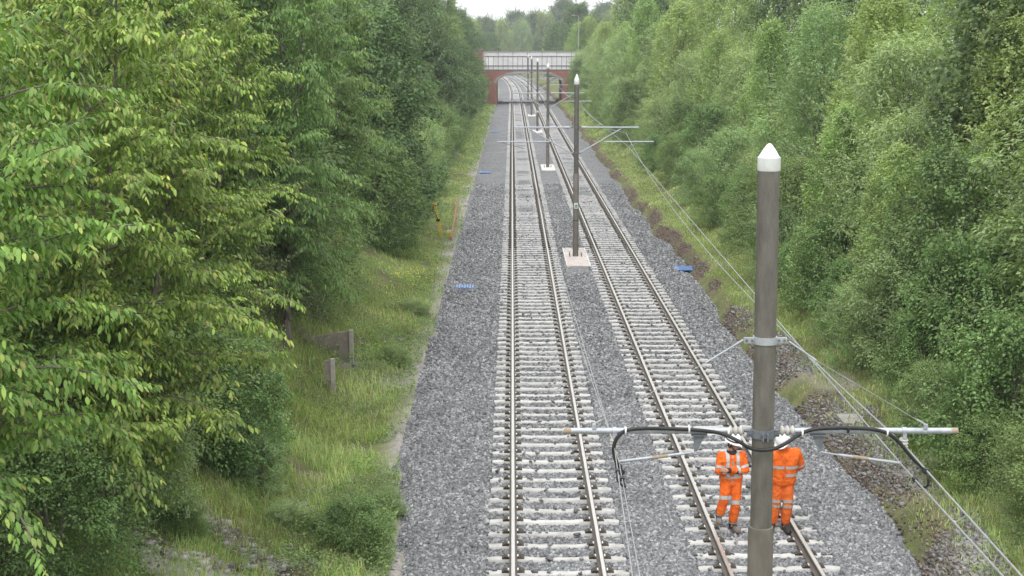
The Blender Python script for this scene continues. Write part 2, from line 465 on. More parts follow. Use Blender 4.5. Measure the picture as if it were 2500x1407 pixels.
# ballast bed, laid over the ground between the two banks
ysb = np.unique(np.round(np.concatenate([np.arange(6, 60, .3), np.arange(60, 260, 1.0), np.linspace(260, 470, 70)]), 3))
us = np.array([-.06, 0, .03, .08, .16, .25, .34, .42, .5, .58, .66, .75, .84, .92, .97, 1.0, 1.05])
BX = edge_l(ysb)[:, None] + (edge_r(ysb) - edge_l(ysb))[:, None] * us[None, :]
BY = np.repeat(ysb[:, None], len(us), 1)
BZ = -.222 + .034 * sstep((BY - 35) / 50) + .035 * (vnoise(BX, BY, 1.4, 21) - .5) - .14 * sstep((np.abs(us - .5) - .44) / .11)[None, :]
BX = BX - curve_off(BY)
nx = len(us); ii = (np.arange(len(ysb) - 1)[:, None] * nx + np.arange(nx - 1)[None, :]).ravel()
me = np_mesh('ballast_bed', np.stack([BX.ravel(), BY.ravel(), BZ.ravel()], 1), np.stack([ii, ii + 1, ii + nx + 1, ii + nx], 1), M['ballast'], smooth=True)
put(link('ballast_bed', me), kind='structure')

# ------------------------------------------------------------------ the two tracks
TRACKS = [(.772, 'left'), (4.37, 'right')]
G2 = .7525
prof = [(-.07, -.159), (.07, -.159), (.07, -.148), (.012, -.12), (.010, -.055), (.034, -.04), (.036, -.010), (.028, -.0), (-.028, 0), (-.036, -.010), (-.034, -.04), (-.010, -.055), (-.012, -.12), (-.07, -.148)]
def rail_mesh(x0):
    yy = np.concatenate([np.array([4.0, 60, 120, 180, 240]), np.linspace(262, 460, 40)])
    vs, fs, mi = [], [], []
    n = len(prof)
    for y in yy:
        xo = x0 - float(curve_off(y))
        vs += [(xo + a, y, b) for a, b in prof]
    for i in range(len(yy) - 1):
        for k in range(n):
            fs.append((i * n + k, i * n + (k + 1) % n, (i + 1) * n + (k + 1) % n, (i + 1) * n + k))
            mi.append(1 if k in (6, 7, 8) else 0)
    me = bpy.data.meshes.new('rail'); me.from_pydata(vs, [], fs)
    me.materials.append(M['railside']); me.materials.append(M['railtop'])
    me.polygons.foreach_set('material_index', mi)
    return me
rl = {(-1, 'left'): 'outer running rail of the left track, worn bright on top, leftmost rail in view',
      (1, 'left'): 'inner running rail of the left track, bright on top, next to the masts',
      (-1, 'right'): 'inner running rail of the right track, under the boot of the slimmer worker',
      (1, 'right'): 'outer running rail of the right track, rightmost rail, behind the bulkier worker'}
for xc, nm in TRACKS:
    for s in (-1, 1):
        put(link('rail', rail_mesh(xc + s * G2)), rl[(s, nm)], 'rail', 'running rails of the two tracks')

def sleeper_mb(mb, o, rnd=None):
    """monobloc sleeper: high rail seats, dished middle, sloping ends"""
    st = [(-1.21, .068, -.182), (-1.19, .08, -.174), (-1.0, .09, -.168), (-.53, .09, -.168), (-.33, .08, -.183), (.33, .08, -.183), (.53, .09, -.168), (1.0, .09, -.168), (1.19, .08, -.174), (1.21, .068, -.182)]
    vs, fs = [], []
    for x, hw, z in st:
        vs += [(o[0] + x, o[1] - hw - .025, o[2] - .32), (o[0] + x, o[1] - hw, o[2] + z - .012), (o[0] + x, o[1] - hw + .014, o[2] + z),
               (o[0] + x, o[1] + hw - .014, o[2] + z), (o[0] + x, o[1] + hw, o[2] + z - .012), (o[0] + x, o[1] + hw + .025, o[2] - .32)]
    for i in range(len(st) - 1):
        for k in range(5):
            fs.append((i * 6 + k, i * 6 + k + 1, (i + 1) * 6 + k + 1, (i + 1) * 6 + k))
    fs.append((0, 1, 2, 3, 4, 5)[::-1]); e = (len(st) - 1) * 6
    fs.append(tuple(e + k for k in range(6)))
    mb.add(vs, fs)
def fastening_mb(mb):
    mb.cur = 0
    mb.prism([(-.05, -.065, -.172), (.075, -.065, -.172), (.065, -.05, -.14), (.01, -.045, -.11), (-.045, -.05, -.13)], (0, .13, 0))
    mb.prism([(-.052, -.03, -.15), (-.03, -.03, -.15), (-.028, -.03, -.118), (-.05, -.03, -.122)], (0, .06, 0))
    mb.cur = 1
    mb.prism([(-.055, -.04, -.135), (-.032, -.04, -.135), (-.028, -.04, -.112), (-.05, -.04, -.116)], (0, .08, 0))
mb = MB(); sleeper_mb(mb, (0, 0, 0)); SLP = mb.mesh('sleeper', [M['sleeper']])
mb = MB(); fastening_mb(mb); FST = mb.mesh('rail_fastening', [M['clip'], M['tie']])
mb = MB(); sleeper_mb(mb, (0, 0, 0)); mb.cur = 1
for s in (-1, 1):
    for q in (-1, 1): mb.box((s * G2 + q * .12, 0, -.145), (.06, .1, .026))
SLPF = mb.mesh('sleeper', [M['sleeper'], M['clip']])
SLPD = SLPF.copy(); SLPD.materials[0] = M['sleeper_dusty']
rng = random.Random(3)
cnt = 0
rest = MB()
sl_lab = {'left': 'white concrete sleeper lying under the two rails of the left track', 'right': 'white concrete sleeper lying under the two rails of the right track'}
for i in range(650):
    for xc, nm in TRACKS:
        y = 20.9 + i * .655 + (.2 if nm == 'right' else 0)
        xo = xc - float(curve_off(y))
        if cnt < 300:
            cnt += 1
            near = y < 62; mid_far = y > 92
            o = link('sleeper', SLP if near else (SLPD if mid_far else SLPF))
            o.location = (xo + rng.uniform(-.02, .02), y + rng.uniform(-.012, .012), rng.uniform(-.006, .004))
            o.rotation_euler = (0, 0, rng.uniform(-.006, .006))
            put(o, sl_lab[nm], 'sleeper', 'concrete sleepers of the %s track' % nm)
            if near:
                for s in (-1, 1):
                    for q in (-1, 1):
                        c = link('rail_fastening', FST, o); c.location = (xc - o.location.x + s * G2 + q * .12, 0, 0)
                        c.rotation_euler = (0, 0, 0 if q > 0 else PI)
        else:
            rest.cur = 0; sleeper_mb(rest, (xo, y, 0)); rest.cur = 1
            for s in (-1, 1):
                for q in (-1, 1): rest.box((xo + s * G2 + q * .12, y, -.145), (.06, .1, .03))
put(rest.build('far_sleepers', [M['sleeper_dusty'], M['clip']]), 'rows of pale sleepers under both tracks running away towards the brick bridge', 'sleepers', kind='stuff')

# loose ballast stones, near part of the bed
def stones(n, seed, y0, y1, power=1.0):
    r = np.random.RandomState(seed)
    u = r.rand(n)
    y = 1.0 / (1 / y0 - u * (1 / y0 - 1 / y1)) if power else y0 + u * (y1 - y0)
    x = edge_l(y) - .12 + (edge_r(y) - edge_l(y) + .3) * r.rand(n)
    sz = .020 + .017 * r.rand(n) ** 1.6
    edge = np.minimum(x - edge_l(y), edge_r(y) - x)
    z = -.208 + .035 * (vnoise(x, y, 1.4, 21) - .5) - .12 * sstep((.45 - edge) / .55) + sz * .35 * r.rand(n)
    z = z + .022 * sstep((y - 30) / 45)
    keep = np.ones(n, bool)
    for xc, nm in TRACKS:
        off = .2 if nm == 'right' else 0
        on = np.abs(x - xc) < 1.23
        ph = np.abs(((y - 20.9 - off + .3275) % .655) - .3275)
        over = on & (ph < .128)
        # few stones lie on top of a sleeper
        r2 = r.rand(n)
        keep &= ~(over & (r2 > .018))
        z = np.where(over, -.168 + sz * .4, z)
        inside = on & (ph >= .128)
        z = np.where(inside, z - .025, z)
        for s in (-1, 1): keep &= np.abs(x - xc - s * G2) > np.where(ph < .135, .2, .085)
    keep &= ~((np.abs(x - 2.6) < .5) & (y > 55.1) & (y < 60.6))
    x, y, z, sz = x[keep], y[keep], z[keep], sz[keep]
    n = len(x)
    base = np.array([(-1, -1, -1), (1, -1, -1), (1, 1, -1), (-1, 1, -1), (-1, -1, 1), (1, -1, 1), (1, 1, 1), (-1, 1, 1)], float)
    P = base[None] * (1 + (r.rand(n, 8, 3) - .5) * 1.0)
    P *= (sz[:, None] * np.array([1.25, .95, .62])[None] * (1 + (r.rand(n, 3) - .5) * .6))[:, None, :]
    a = r.rand(n) * 2 * PI; b = (r.rand(n) - .5) * 1.9; c = (r.rand(n) - .5) * 1.9
    def rot(P, ang, i, j):
        ca, sa = np.cos(ang)[:, None], np.sin(ang)[:, None]
        pi, pj = P[:, :, i].copy(), P[:, :, j].copy()
        P[:, :, i] = pi * ca - pj * sa; P[:, :, j] = pi * sa + pj * ca
    rot(P, b, 0, 2); rot(P, c, 1, 2); rot(P, a, 0, 1)
    P += np.stack([x, y, z], 1)[:, None, :]
    fq = np.array([(0, 3, 2, 1), (4, 5, 6, 7), (0, 1, 5, 4), (1, 2, 6, 5), (2, 3, 7, 6), (3, 0, 4, 7)])
    T = (np.arange(n)[:, None, None] * 8 + fq[None]).reshape(-1, 4)
    return np_mesh('ballast_stones', P.reshape(-1, 3), T, M['stone'])
put(link('ballast_stones', stones(215000, 4, 20.0, 92.0)), 'loose angular grey ballast stones heaped around the sleepers', 'ballast', kind='stuff')
#TAIL
# ------------------------------------------------------------------ brick road bridge across the cutting
BY0, BDEP = 223.0, 14.0
br = empty('road_bridge', (2.2, BY0, 0), 'red brick arched road bridge with white panelled parapet crossing both tracks', 'bridge')
o = br.location
def arch(nseg=22):
    l, r_, spring, crown = -2.35, 7.75, 2.9, 4.62
    pts = [(l, -.5), (l, spring)]
    for i in range(1, nseg):
        q = PI * i / nseg
        pts.append(((l + r_) / 2 - (r_ - l) / 2 * math.cos(q), spring + (crown - spring) * math.sin(q) ** .8))
    return pts + [(r_, spring), (r_, -.5)]
ap = arch()
mb = MB(o)
TOPZ = 5.08
for y, fl in ((BY0, 1), (BY0 + BDEP, -1)):
    vs, fs = [], []
    for x, z in ap: vs += [(x, y, z), (x, y, TOPZ)]
    for i in range(len(ap) - 1): fs.append((2 * i, 2 * i + 2, 2 * i + 3, 2 * i + 1)[::fl])
    for xa, xb in ((-16, -2.35), (7.75, 24)):
        k = len(vs); vs += [(xa, y, -.5), (xb, y, -.5), (xb, y, TOPZ), (xa, y, TOPZ)]; fs.append((k, k + 1, k + 2, k + 3)[::fl])
    mb.add(vs, fs)
vs, fs = [], []
for x, z in ap: vs += [(x, BY0, z), (x, BY0 + BDEP, z)]
for i in range(len(ap) - 1): fs.append((2 * i, 2 * i + 1, 2 * i + 3, 2 * i + 2))
mb.add(vs, fs)
mb.build('brick_wall', [M['brick']], br)
mb = MB(o)                                      # ring of voussoirs, slightly proud
vs, fs = [], []
for i, (x, z) in enumerate(ap[1:-1]):
    cx = 2.7; dx, dz = x - cx, (z - 1.2) * 1.4; L_ = math.hypot(dx, dz)
    vs += [(x, BY0 - .06, z), (x + dx / L_ * .45, BY0 - .06, z + dz / L_ * .36), (x + dx / L_ * .45, BY0 + .02, z + dz / L_ * .36), (x, BY0 + .02, z)]
for i in range(len(ap) - 3):
    for k in range(4): fs.append((i * 4 + k, (i + 1) * 4 + k, (i + 1) * 4 + (k + 1) % 4, i * 4 + (k + 1) % 4))
mb.add(vs, fs); mb.build('arch_ring', [M['coping']], br)
mb = MB(o); mb.box((4, BY0 + BDEP / 2, TOPZ + .45), (20, BDEP / 2 - .3, .45)); mb.build('deck', [M['asphalt']], br)
mb = MB(o)
X0, X1 = -4.45, 16.0
mb.box(((X0 + X1) / 2, BY0 + .12, (TOPZ + 7.86) / 2), ((X1 - X0) / 2, .10, (7.86 - TOPZ) / 2 - .02))
pp = mb.build('parapet', [M['white_panel']], br)
mb = MB(o); mb.box(((X0 + X1) / 2, BY0 + .02, TOPZ + .03), ((X1 - X0) / 2, .06, .07)); mb.build('parapet_rail', [M['dark_rail']], pp)
mb = MB(o); mb.box(((X0 + X1) / 2, BY0 + .0, TOPZ + .66), ((X1 - X0) / 2, .06, .05)); mb.build('parapet_rail', [M['dark_rail']], pp)
mb = MB(o); mb.box(((X0 + X1) / 2, BY0 + .0, 7.17), ((X1 - X0) / 2, .05, .045)); mb.build('parapet_rail', [M['dark_rail']], pp)
x = X0 + .05
i = 0
while x < X1:
    mb = MB(o); mb.box((x, BY0 + .005, (TOPZ + .08 + 7.12) / 2), (.035, .03, (7.12 - TOPZ - .1) / 2)); mb.build('panel_joint', [M['dark_rail']], pp)
    if i % 3 == 0:
        mb = MB(o); mb.box((x, BY0 + .005, 7.53), (.03, .03, .31)); mb.build('panel_joint', [M['dark_rail']], pp)
    x += .755; i += 1
mb = MB(o)
mb.prism([(-4.25, BY0 + .012, 7.05), (-2.85, BY0 + .012, 7.05), (-2.7, BY0 + .012, 5.78), (-3.9, BY0 + .012, 5.78)], (0, -.006, 0))
mb.build('repainted_patch', [M['fresh_white']], pp)
mb = MB(o); mb.box((4, BY0 + .12, 7.92), (20, .2, .07)); mb.build('coping', [M['coping']], br)
mb = MB(o); mb.box((4, BY0 + BDEP - .12, 6.5), (20, .1, 1.4)); mb.build('parapet', [M['white_panel']], br)
mb = MB(o); mb.box((-5.7, BY0 + .1, 6.6), (1.2, .45, 1.55)); pr = mb.build('pier', [M['brick']], br)
mb = MB(o); mb.box((-5.7, BY0 + .1, 8.22), (1.32, .55, .10)); mb.build('pier_cap', [M['coping']], pr)
# lamp column standing on the road beyond the bridge parapet
p = Vector((11.1, 241.0, 5.4))
lc = empty('street_lamp', p, 'thin grey street lamp column rising above the trees right of the bridge', 'street lamp')
mb = MB(p); mb.tube([p, p + Vector((0, 0, 4)), p + Vector((0, 0, 8.2))], [.08, .06, .045], 8); mb.build('column', [M['steelgrey']], lc)
mb = MB(p); mb.tube([p + Vector((0, 0, 8.15)), p + Vector((-.2, 0, 8.35)), p + Vector((-.7, 0, 8.4))], [.03, .03, .03], 6)
mb.box(p + Vector((-.95, 0, 8.4)), (.32, .12, .06)); mb.build('lantern', [M['steelgrey']], lc)

# ------------------------------------------------------------------ masts
def cap_part(c, r, h, parent, o):
    mb = MB(o); mb.lathe(c, [(r * 1.015, -.012), (r * 1.05, 0), (r * 1.05, h * .46), (r * .93, h * .5), (r * .55, h * .77), (r * .22, h * .95), (r * .05, h)], 24)
    mb.build('pole_cap', [M['cap']], parent)

# --- the near mast
YM = 13.2
top, sl_t, bot = at(1877, 414, YM), at(1857.5, 1285, YM), None
ax = (top - sl_t).normalized()
bot = sl_t + ax * ((-.2 - sl_t.z) / ax.z)
nm = empty('overhead_line_mast', bot, 'nearest mast, large and grey, with white pointed cap and looping black cable on its arms', 'mast', 'overhead line masts between the tracks')
o = bot
def on(py): return at(0, py, YM).z              # height of an image row in the plane of the mast
def axp(z): return bot + ax * ((z - bot.z) / ax.z)
mb = MB(o); mb.tube([axp(sl_t.z - .1), axp(sl_t.z + .5), axp(sl_t.z + 2), top], [.104, .1035, .103, .1025], 32); mb.build('pole', [M['pole']], nm)
mb = MB(o); mb.tube([bot, axp(sl_t.z - .02), axp(sl_t.z), axp(sl_t.z + .005)], [.122, .122, .117, .105], 32); mb.cur = 1
slv = mb.build('lower_sleeve', [M['sleeve'], M['stain']], nm)
cap_part(top, .1025, at(1880, 350, YM).z - top.z, nm, o)
mb = MB(o); mb.lathe(bot, [(.3, .0), (.3, .03), (.13, .04)], 4); mb.build('base_plate', [M['galv_dark']], nm)
zc = on(830)
def collar(z, r, hh, mat, ears, name, hang=True):
    c = axp(z); mb = MB(o)
    mb.lathe(c, [(r, -hh), (r + .012, -hh), (r + .012, hh), (r, hh)], 28)
    for sx in (-1, 1):
        mb.box(c + Vector((sx * (r + ears / 2), -.02, 0)), (ears / 2, .012, hh * .8))
    k = mb.build(name, [mat], nm)
    for sx in (-1, 1):
        for dx in (.25, .75):
            b = MB(o); b.lathe(c + Vector((sx * (r + ears * dx), -.045, 0)), [(.013, 0), (.013, .014)], 6, 'y'); b.build('bolt', [M['galv_dark']], k)
    return c
cu = collar(zc, .103, .034, M['galv'], .10, 'upper_collar')
za = on(1052)
cl_ = collar(za - .02, .104, .04, M['galv_dark'], .05, 'lower_collar')
mb = MB(o); c = axp(za - .02)
for sx in (-1, 1): mb.box(c + Vector((sx * .022, -.125, -.012)), (.008, .026, .034))
mb.box(c + Vector((0, -.125, -.01)), (.03, .01, .012)); mb.build('clamp_lug', [M['galv_dark']], nm)
Ya = YM - .02
arms = []
for sx, x0, x1 in ((-1, 1380, 1778), (1, 1940, 2335)):
    a, b = at(x0, 1052, Ya), at(x1, 1052, Ya)
    outer, inner = (a, b) if sx < 0 else (b, a)
    mb = MB(o); mb.tube([inner, outer], .029, 16); arm = mb.build('cross_arm', [M['galv']], nm)
    mb = MB(o); dv = (outer - inner).normalized(); mb.tube([outer - dv * .002, outer + dv * .012], .0305, 16); mb.tube([outer - dv * .055, outer + dv * .004], .0298, 16)
    mb.build('end_plug', [M['plug']], arm)
    mid = axp(za) + Vector((sx * .1, 0, 0))
    mb = MB(o); mb.tube([inner, mid], .013, 10); mb.build('spigot', [M['galv_dark']], arm)
    mb = MB(o); prof_ = []                                        # ribbed insulator beside the pole
    L0 = .15
    for i in range(3):
        h0 = i * L0 / 3
        prof_ += [(.024, h0), (.040, h0 + .010), (.050, h0 + .022), (.050, h0 + .03), (.036, h0 + .04)]
    prof_ += [(.024, L0)]
    ic = at(1796, 1052, Ya) if sx < 0 else at(1922, 1052, Ya)
    mb.lathe(ic - Vector((L0 / 2, 0, 0)), prof_, 20, 'x'); mb.build('arm_insulator', [M['porcelain']], arm)
    # hanging insulator with its saddle clamp
    hx = 1500 if sx < 0 else 2207
    hc = at(hx, 1052, Ya)
    mb = MB(o); mb.lathe(hc + Vector((0, 0, -.062)), [(.014, -.0), (.03, -.005), (.048, -.03), (.03, -.034), (.048, -.06), (.03, -.064), (.046, -.09), (.02, -.096), (.012, -.13)], 18)
    mb.build('hanging_insulator', [M['porcelain']], arm)
    for q, cxp in enumerate((hx, 1450 if sx < 0 else 2257)):
        c = at(cxp, 1052, Ya); mb = MB(o)
        mb.lathe(c - Vector((.022, 0, 0)), [(.03, 0), (.036, .002), (.036, .042), (.03, .044)], 16, 'x')
        mb.box(c + Vector((0, -.03, -.045 if q == 0 else .05)), (.018, .012, .024)); mb.build('saddle_clamp', [M['galv']], arm)
    # triangular bracket and registration arm
    bx = 1707 if sx < 0 else 1997
    t0 = at(bx, 1062, Ya); mb = MB(o)
    mb.box(t0 + Vector((0, 0, .0)), (.075, .03, .008))
    mb.prism([t0 + Vector((-.055 if sx < 0 else .055, -.006, -.008)), t0 + Vector((.055 if sx < 0 else -.055, -.006, -.008)), t0 + Vector((-.02 * sx * -1 - .0, -.006, -.165)), t0 + Vector((-.045 if sx < 0 else .045, -.006, -.165))], (0, .012, 0))
    mb.build('bracket_plate', [M['galv_dark']], arm)
    if sx < 0: pts = [(1703, 1103), (1668, 1108), (1600, 1117), (1512, 1127)]
    else: pts = [(2010, 1105), (2048, 1111), (2110, 1119), (2198, 1131)]
    P = [at(a_, b_, Ya) for a_, b_ in pts]
    mb = MB(o); mb.tube([P[1], P[3]], .014, 10); mb.cur = 1; mb.tube([P[1] + (P[2] - P[1]) * .55, P[2] + (P[3] - P[2]) * .1], .017, 10)
    ra = mb.build('registration_arm', [M['galv'], M['plug']], nm)
    mb = MB(o); mb.tube([t0 + Vector((-.03 * -sx, 0, -.16)), P[0], P[1]], .008, 8); mb.build('link_rod', [M['galv']], ra)
    # tie wire from the upper collar down to the arm
    if sx < 0: tp = [(1815, 830), (1723, 886), (1450, 1036)]
    else: tp = [(1926, 834), (1992, 880), (2257, 1036)]
    A, B_, C_ = at(*tp[0], YM), at(*tp[1], Ya), at(*tp[2], Ya)
    mb = MB(o); mb.tube([A, A + (B_ - A) * .3, B_], [.011, .008, .009], 8); tw = mb.build('tie_rod', [M['galv']], nm)
    mb = MB(o); mb.tube([B_, C_], .0035, 6); mb.tube([C_ + (B_ - C_) * .07, C_], .011, 8); mb.build('tie_wire', [M['wire']], tw)
mb = MB((0, 0, 0))

# black feeder cable looped along both arms and round the front of the pole
fc = [(1512, 1150), (1502, 1120), (1498, 1098), (1503, 1076), (1515, 1060), (1534, 1050), (1580, 1046), (1660, 1048), (1720, 1052), (1765, 1060), (1800, 1076), (1830, 1094), (1858, 1099), (1890, 1096), (1920, 1082), (1950, 1062), (1985, 1049), (2040, 1045), (2100, 1046), (2140, 1050), (2170, 1060), (2195, 1080), (2220, 1110), (2245, 1135), (2265, 1150)]
def smooth_path(P, n=4):
    out = []
    for i in range(len(P) - 1):
        p0, p1, p2, p3 = P[max(i - 1, 0)], P[i], P[i + 1], P[min(i + 2, len(P) - 1)]
        for k in range(n):
            t = k / n
            out.append(.5 * ((2 * p1) + (p2 - p0) * t + (2 * p0 - 5 * p1 + 4 * p2 - p3) * t * t + (3 * p1 - p0 - 3 * p2 + p3) * t ** 3))
    return out + [P[-1]]
P = []
for i, (a, b) in enumerate(fc):
    near = 1 if 1780 < a < 1945 else 0
    P.append(at(a, b, YM - (.16 if near else .065)))
fo = P[0].copy()
fcb = empty('feeder_cable', fo, 'thick black cable strapped along both arms, sagging round the front of the near mast', 'cable')
mb = MB(fo); mb.tube(smooth_path(P), .0185, 12); mb.build('cable', [M['black']], fcb)
for px_, py_ in ((1527, 1052), (1682, 1048), (1778, 1055), (1958, 1057), (2070, 1048), (2165, 1056)):
    c = at(px_, py_, YM - .05); mb = MB(fo); mb.lathe(c - Vector((.008, 0, 0)), [(.036, 0), (.04, .001), (.04, .015), (.036, .016)], 14, 'x'); mb.build('cable_tie', [M['black'] if px_ == 2070 else M['tie']], fcb)
for px_, py_ in ((1510, 1140), (1517, 1153), (2260, 1150)):
    c = at(px_, py_, YM - .07); mb = MB(fo); mb.box(c, (.032, .02, .018)); mb.lathe(c, [(.018, -.03), (.024, 0), (.018, .03)], 10); mb.build('cable_clamp', [M['black']], fcb)

# --- the farther masts
def base_y(py, z=-.2):
    d = ray(1250, py); return (z - CAMZ) / d[2] * d[1]
YB = base_y(628)
m2 = at(1405, 628, YB)
H = lambda py: at(0, py, YB).z - m2.z
XX = lambda px, py: at(px, py, YB).x - m2.x
def mast_parts(root):
    O = (0, 0, 0)
    zt, zs = H(206), H(424)
    mb = MB(O); mb.tube([(0, 0, zs - .05), (0, 0, zt)], .103, 16); mb.build('pole', [M['pole']], root)
    mb = MB(O); mb.tube([(0, 0, .03), (0, 0, zs - .02), (0, 0, zs)], [.122, .122, .106], 16); mb.build('lower_sleeve', [M['sleeve']], root)
    mb = MB(O); mb.box((0, 0, .02), (.3, .25, .02))
    bp = mb.build('base_plate', [M['galv_dark']], root)
    for sx in (-1, 1):
        for sy in (-1, 1):
            b = MB(O); b.lathe((sx * .25, sy * .2, .03), [(.022, 0), (.022, .15)], 6); b.build('anchor_bolt', [M['galv_dark']], bp)
    cap_part(Vector((0, 0, zt)), .103, H(181) - zt, root, O)
    zA, zC, zR = H(311.5), H(374), H(346)
    for z, nme in ((zA, 'upper_collar'), (zC, 'lower_collar')):
        mb = MB(O); mb.lathe((0, 0, z), [(.103, -.04), (.118, -.04), (.118, .04), (.103, .04)], 16)
        for sx in (-1, 1): mb.box((sx * .16, 0, 0 + z), (.06, .015, .03))
        mb.build(nme, [M['galv_dark']], root)
    for sx, xi, xo, sa, sb, r0, r1, s0, s1 in ((-1, 1388, 1254, (1293, 316), (1393, 373), 1214, 1342, (1238, 352), (1280, 363)), (1, 1421, 1560, (1516, 315), (1417, 373), 1596, 1475, (1566, 348), (1530, 359))):
        ai, ao = Vector((XX(xi, 311), 0, zA)), Vector((XX(xo, 311), 0, zA))
        mb = MB(O); mb.tube([ai, ao], .034, 10); arm = mb.build('cross_arm', [M['galv']], root)
        mb = MB(O); mb.tube([(sx * .11, 0, zA), ai], .016, 8); mb.tube([ai - Vector((sx * .02, 0, 0)), ai + Vector((sx * .16, 0, 0))], .055, 10); mb.build('arm_insulator', [M['porcelain']], arm)
        mb = MB(O); mb.tube([(XX(*sb), 0, H(sb[1])), (XX(*sa), 0, H(sa[1]) - .0)], .024, 8); mb.tube([(sx * .14, 0, zC), (XX(*sb), 0, H(sb[1]))], .024, 8); mb.build('strut', [M['galv']], root)
        mb = MB(O); mb.tube([(XX(r0, 346), -.05, zR), (XX(r1, 346), -.05, zR)], .026, 8); rt = mb.build('registration_tube', [M['galv']], root)
        mb = MB(O); xm = XX(sa[0], 316); mb.tube([(xm, -.03, zA), (xm, -.05, zR)], .008, 6); mb.build('drop_link', [M['wire']], rt)
        xm = XX((s0[0] + r0) / 2, 346)
        mb = MB(O); mb.tube([(xm, -.05, zR - .02), (XX(*s0), -.06, H(s0[1])), (XX(*s1), -.06, H(s1[1]))], .013, 6); mb.build('steady_arm', [M['galv_dark']], rt)
    zs_ = H(502)
    for zz in (H(509), H(538)):
        mb = MB(O); mb.lathe((0, 0, zz), [(.122, -.015), (.126, -.015), (.126, .015), (.122, .015)], 16); mb.build('strap', [M['black']], root)
    if root is first_far:
        mb = MB(O); mb.box((0, -.128, zs_), (.085, .006, .12)); sg = mb.build('warning_plate', [M['cap']], root)
        mb = MB(O); mb.box((0.01, -.1365, zs_ + .015), (.045, .0025, .03)); mb.box((-.005, -.1365, zs_ - .055), (.055, .0025, .022)); mb.build('plate_marking', [M['blue_green']], sg)
M['blue_green'] = surf('sign_green', (.06, .22, .10), (.10, .30, .15), .6, 20, 0, 0)
MAST_LAB = ['second grey mast, on a long pink concrete pad with a small white plate halfway up', 'third mast from the camera, standing on a white concrete pad between the tracks',
            'fourth mast from the camera, with a small round white plate on its shaft', 'fifth mast, its cap overlapping the bridge parapet, second to last of the row', 'farthest mast, right in front of the brick bridge']
first_far = empty('overhead_line_mast', m2, MAST_LAB[0], 'mast', 'overhead line masts between the tracks')
mast_parts(first_far)
MP = [m2]
for (px_, py_), lab in zip(((1337, 410), (1312, 321.5), (1297.6, 282.4), (1289, 258)), MAST_LAB[1:]):
    Y = base_y(py_); p = at(px_, py_, Y); MP.append(p)
    r_ = first_far.copy(); COL.objects.link(r_); r_.location = p; r_['label'] = lab
    for ch in first_far.children:
        if ch.name.startswith('warning_plate'): continue
        c = ch.copy(); COL.objects.link(c); c.parent = r_
        for g in ch.children:
            q = g.copy(); COL.objects.link(q); q.parent = c
    if len(MP) == 3:
        mb = MB((0, 0, 0)); z = at(0, 272.5, Y).z - p.z; mb.lathe((0, -.128, z), [(.11, -.006), (.11, .006)], 14, 'y'); mb.build('round_plate', [M['cap']], r_)
# concrete pads under the masts
PL = ['long pinkish concrete pad with white corners under the second mast', 'pale concrete pad under the third mast', 'thin white concrete pad under the fourth mast', 'white concrete pad under the fifth mast']
for i, p in enumerate(MP[:4]):
    c = Vector((p.x + .02, p.y - .1, -.225))
    pdz = empty('foundation_pad', c, PL[i], 'concrete pad', 'concrete pads at the mast feet')
    mb = MB(c); mb.box((c.x, c.y, -.225), (.47, 2.65, .07)); mb.build('slab', [M['pad'] if i == 0 else M['padedge']], pdz)
    for sx in (-1, 1):
        mb = MB(c); mb.box((c.x + sx * .41, c.y - 2.63, -.21), (.075, .05, .075)); mb.build('corner_block', [M['padedge']], pdz)
        mb = MB(c); mb.box((c.x + sx * .475, c.y, -.222), (.02, 2.6, .072)); mb.build('edge_strip', [M['padedge']], pdz)

# ------------------------------------------------------------------ wires
def sag(A, B_, s, n=14):
    return [A + (B_ - A) * (i / n) + Vector((0, 0, -4 * s * (i / n) * (1 - i / n))) for i in range(n)]
def wire(name, pts_px1, pts_px2, sg, label, cat, r0, near_dir):
    """pts: pixel at the near mast, pixel at the second mast; farther masts repeat the second"""
    r0 = r0 * 1.3; A = at(*pts_px1, YM - .03); B_ = at(*pts_px2, YB)
    offx, offz = B_.x - m2.x, B_.z - m2.z
    S = [at(*near_dir, 9.4)]; S[0] = A + (S[0] - A) * (13.0 / 3.8)
    S += [A, B_] + [Vector((p.x + offx, p.y, p.z + offz)) for p in MP[1:]]
    zb = 4.25 if sg else 4.1
    S += [Vector((S[-1].x, 232, zb)), Vector((S[-1].x - .3, 280, 4.5))]
    pts = []
    for i in range(len(S) - 1):
        L_ = (S[i + 1] - S[i]).length
        pts += sag(S[i], S[i + 1], sg * (L_ / 44) ** 2 if sg else .0)
    pts.append(S[-1])
    mb = MB(A); rs = [r0 if p.y < 40 else r0 * (1 + (p.y - 40) / 160) for p in pts]
    mb.tube(pts, rs, 6)
    root = mb.build(name, [M['wire']]); root.location = A
    put(root, label, cat, 'overhead wires along the tracks')
    return pts, root
Rm, rm_o = wire('catenary_wire', (2210, 1090), (1528, 324), .55, 'upper sagging carrier wire over the right track, at the right end of the mast arms', 'wire', .0065, (2498, 1397))
Rc, rc_o = wire('contact_wire', (2200, 1134), (1533, 358), 0, 'lower contact wire over the right track, held by the right registration arms', 'wire', .0065, (2448, 1407))
Lm, lm_o = wire('catenary_wire', (1500, 1092), (1284, 322), .55, 'upper sagging carrier wire over the left track, at the left end of the mast arms', 'wire', .0038, (1545, 1400))
Lc, lc_o = wire('contact_wire', (1512, 1132), (1279, 362), 0, 'lower contact wire over the left track, held by the left registration arms', 'wire', .0038, (1562, 1407))
def y_at(pts, y):
    for a, b in zip(pts, pts[1:]):
        if a.y <= y <= b.y: return a + (b - a) * ((y - a.y) / max(1e-6, b.y - a.y))
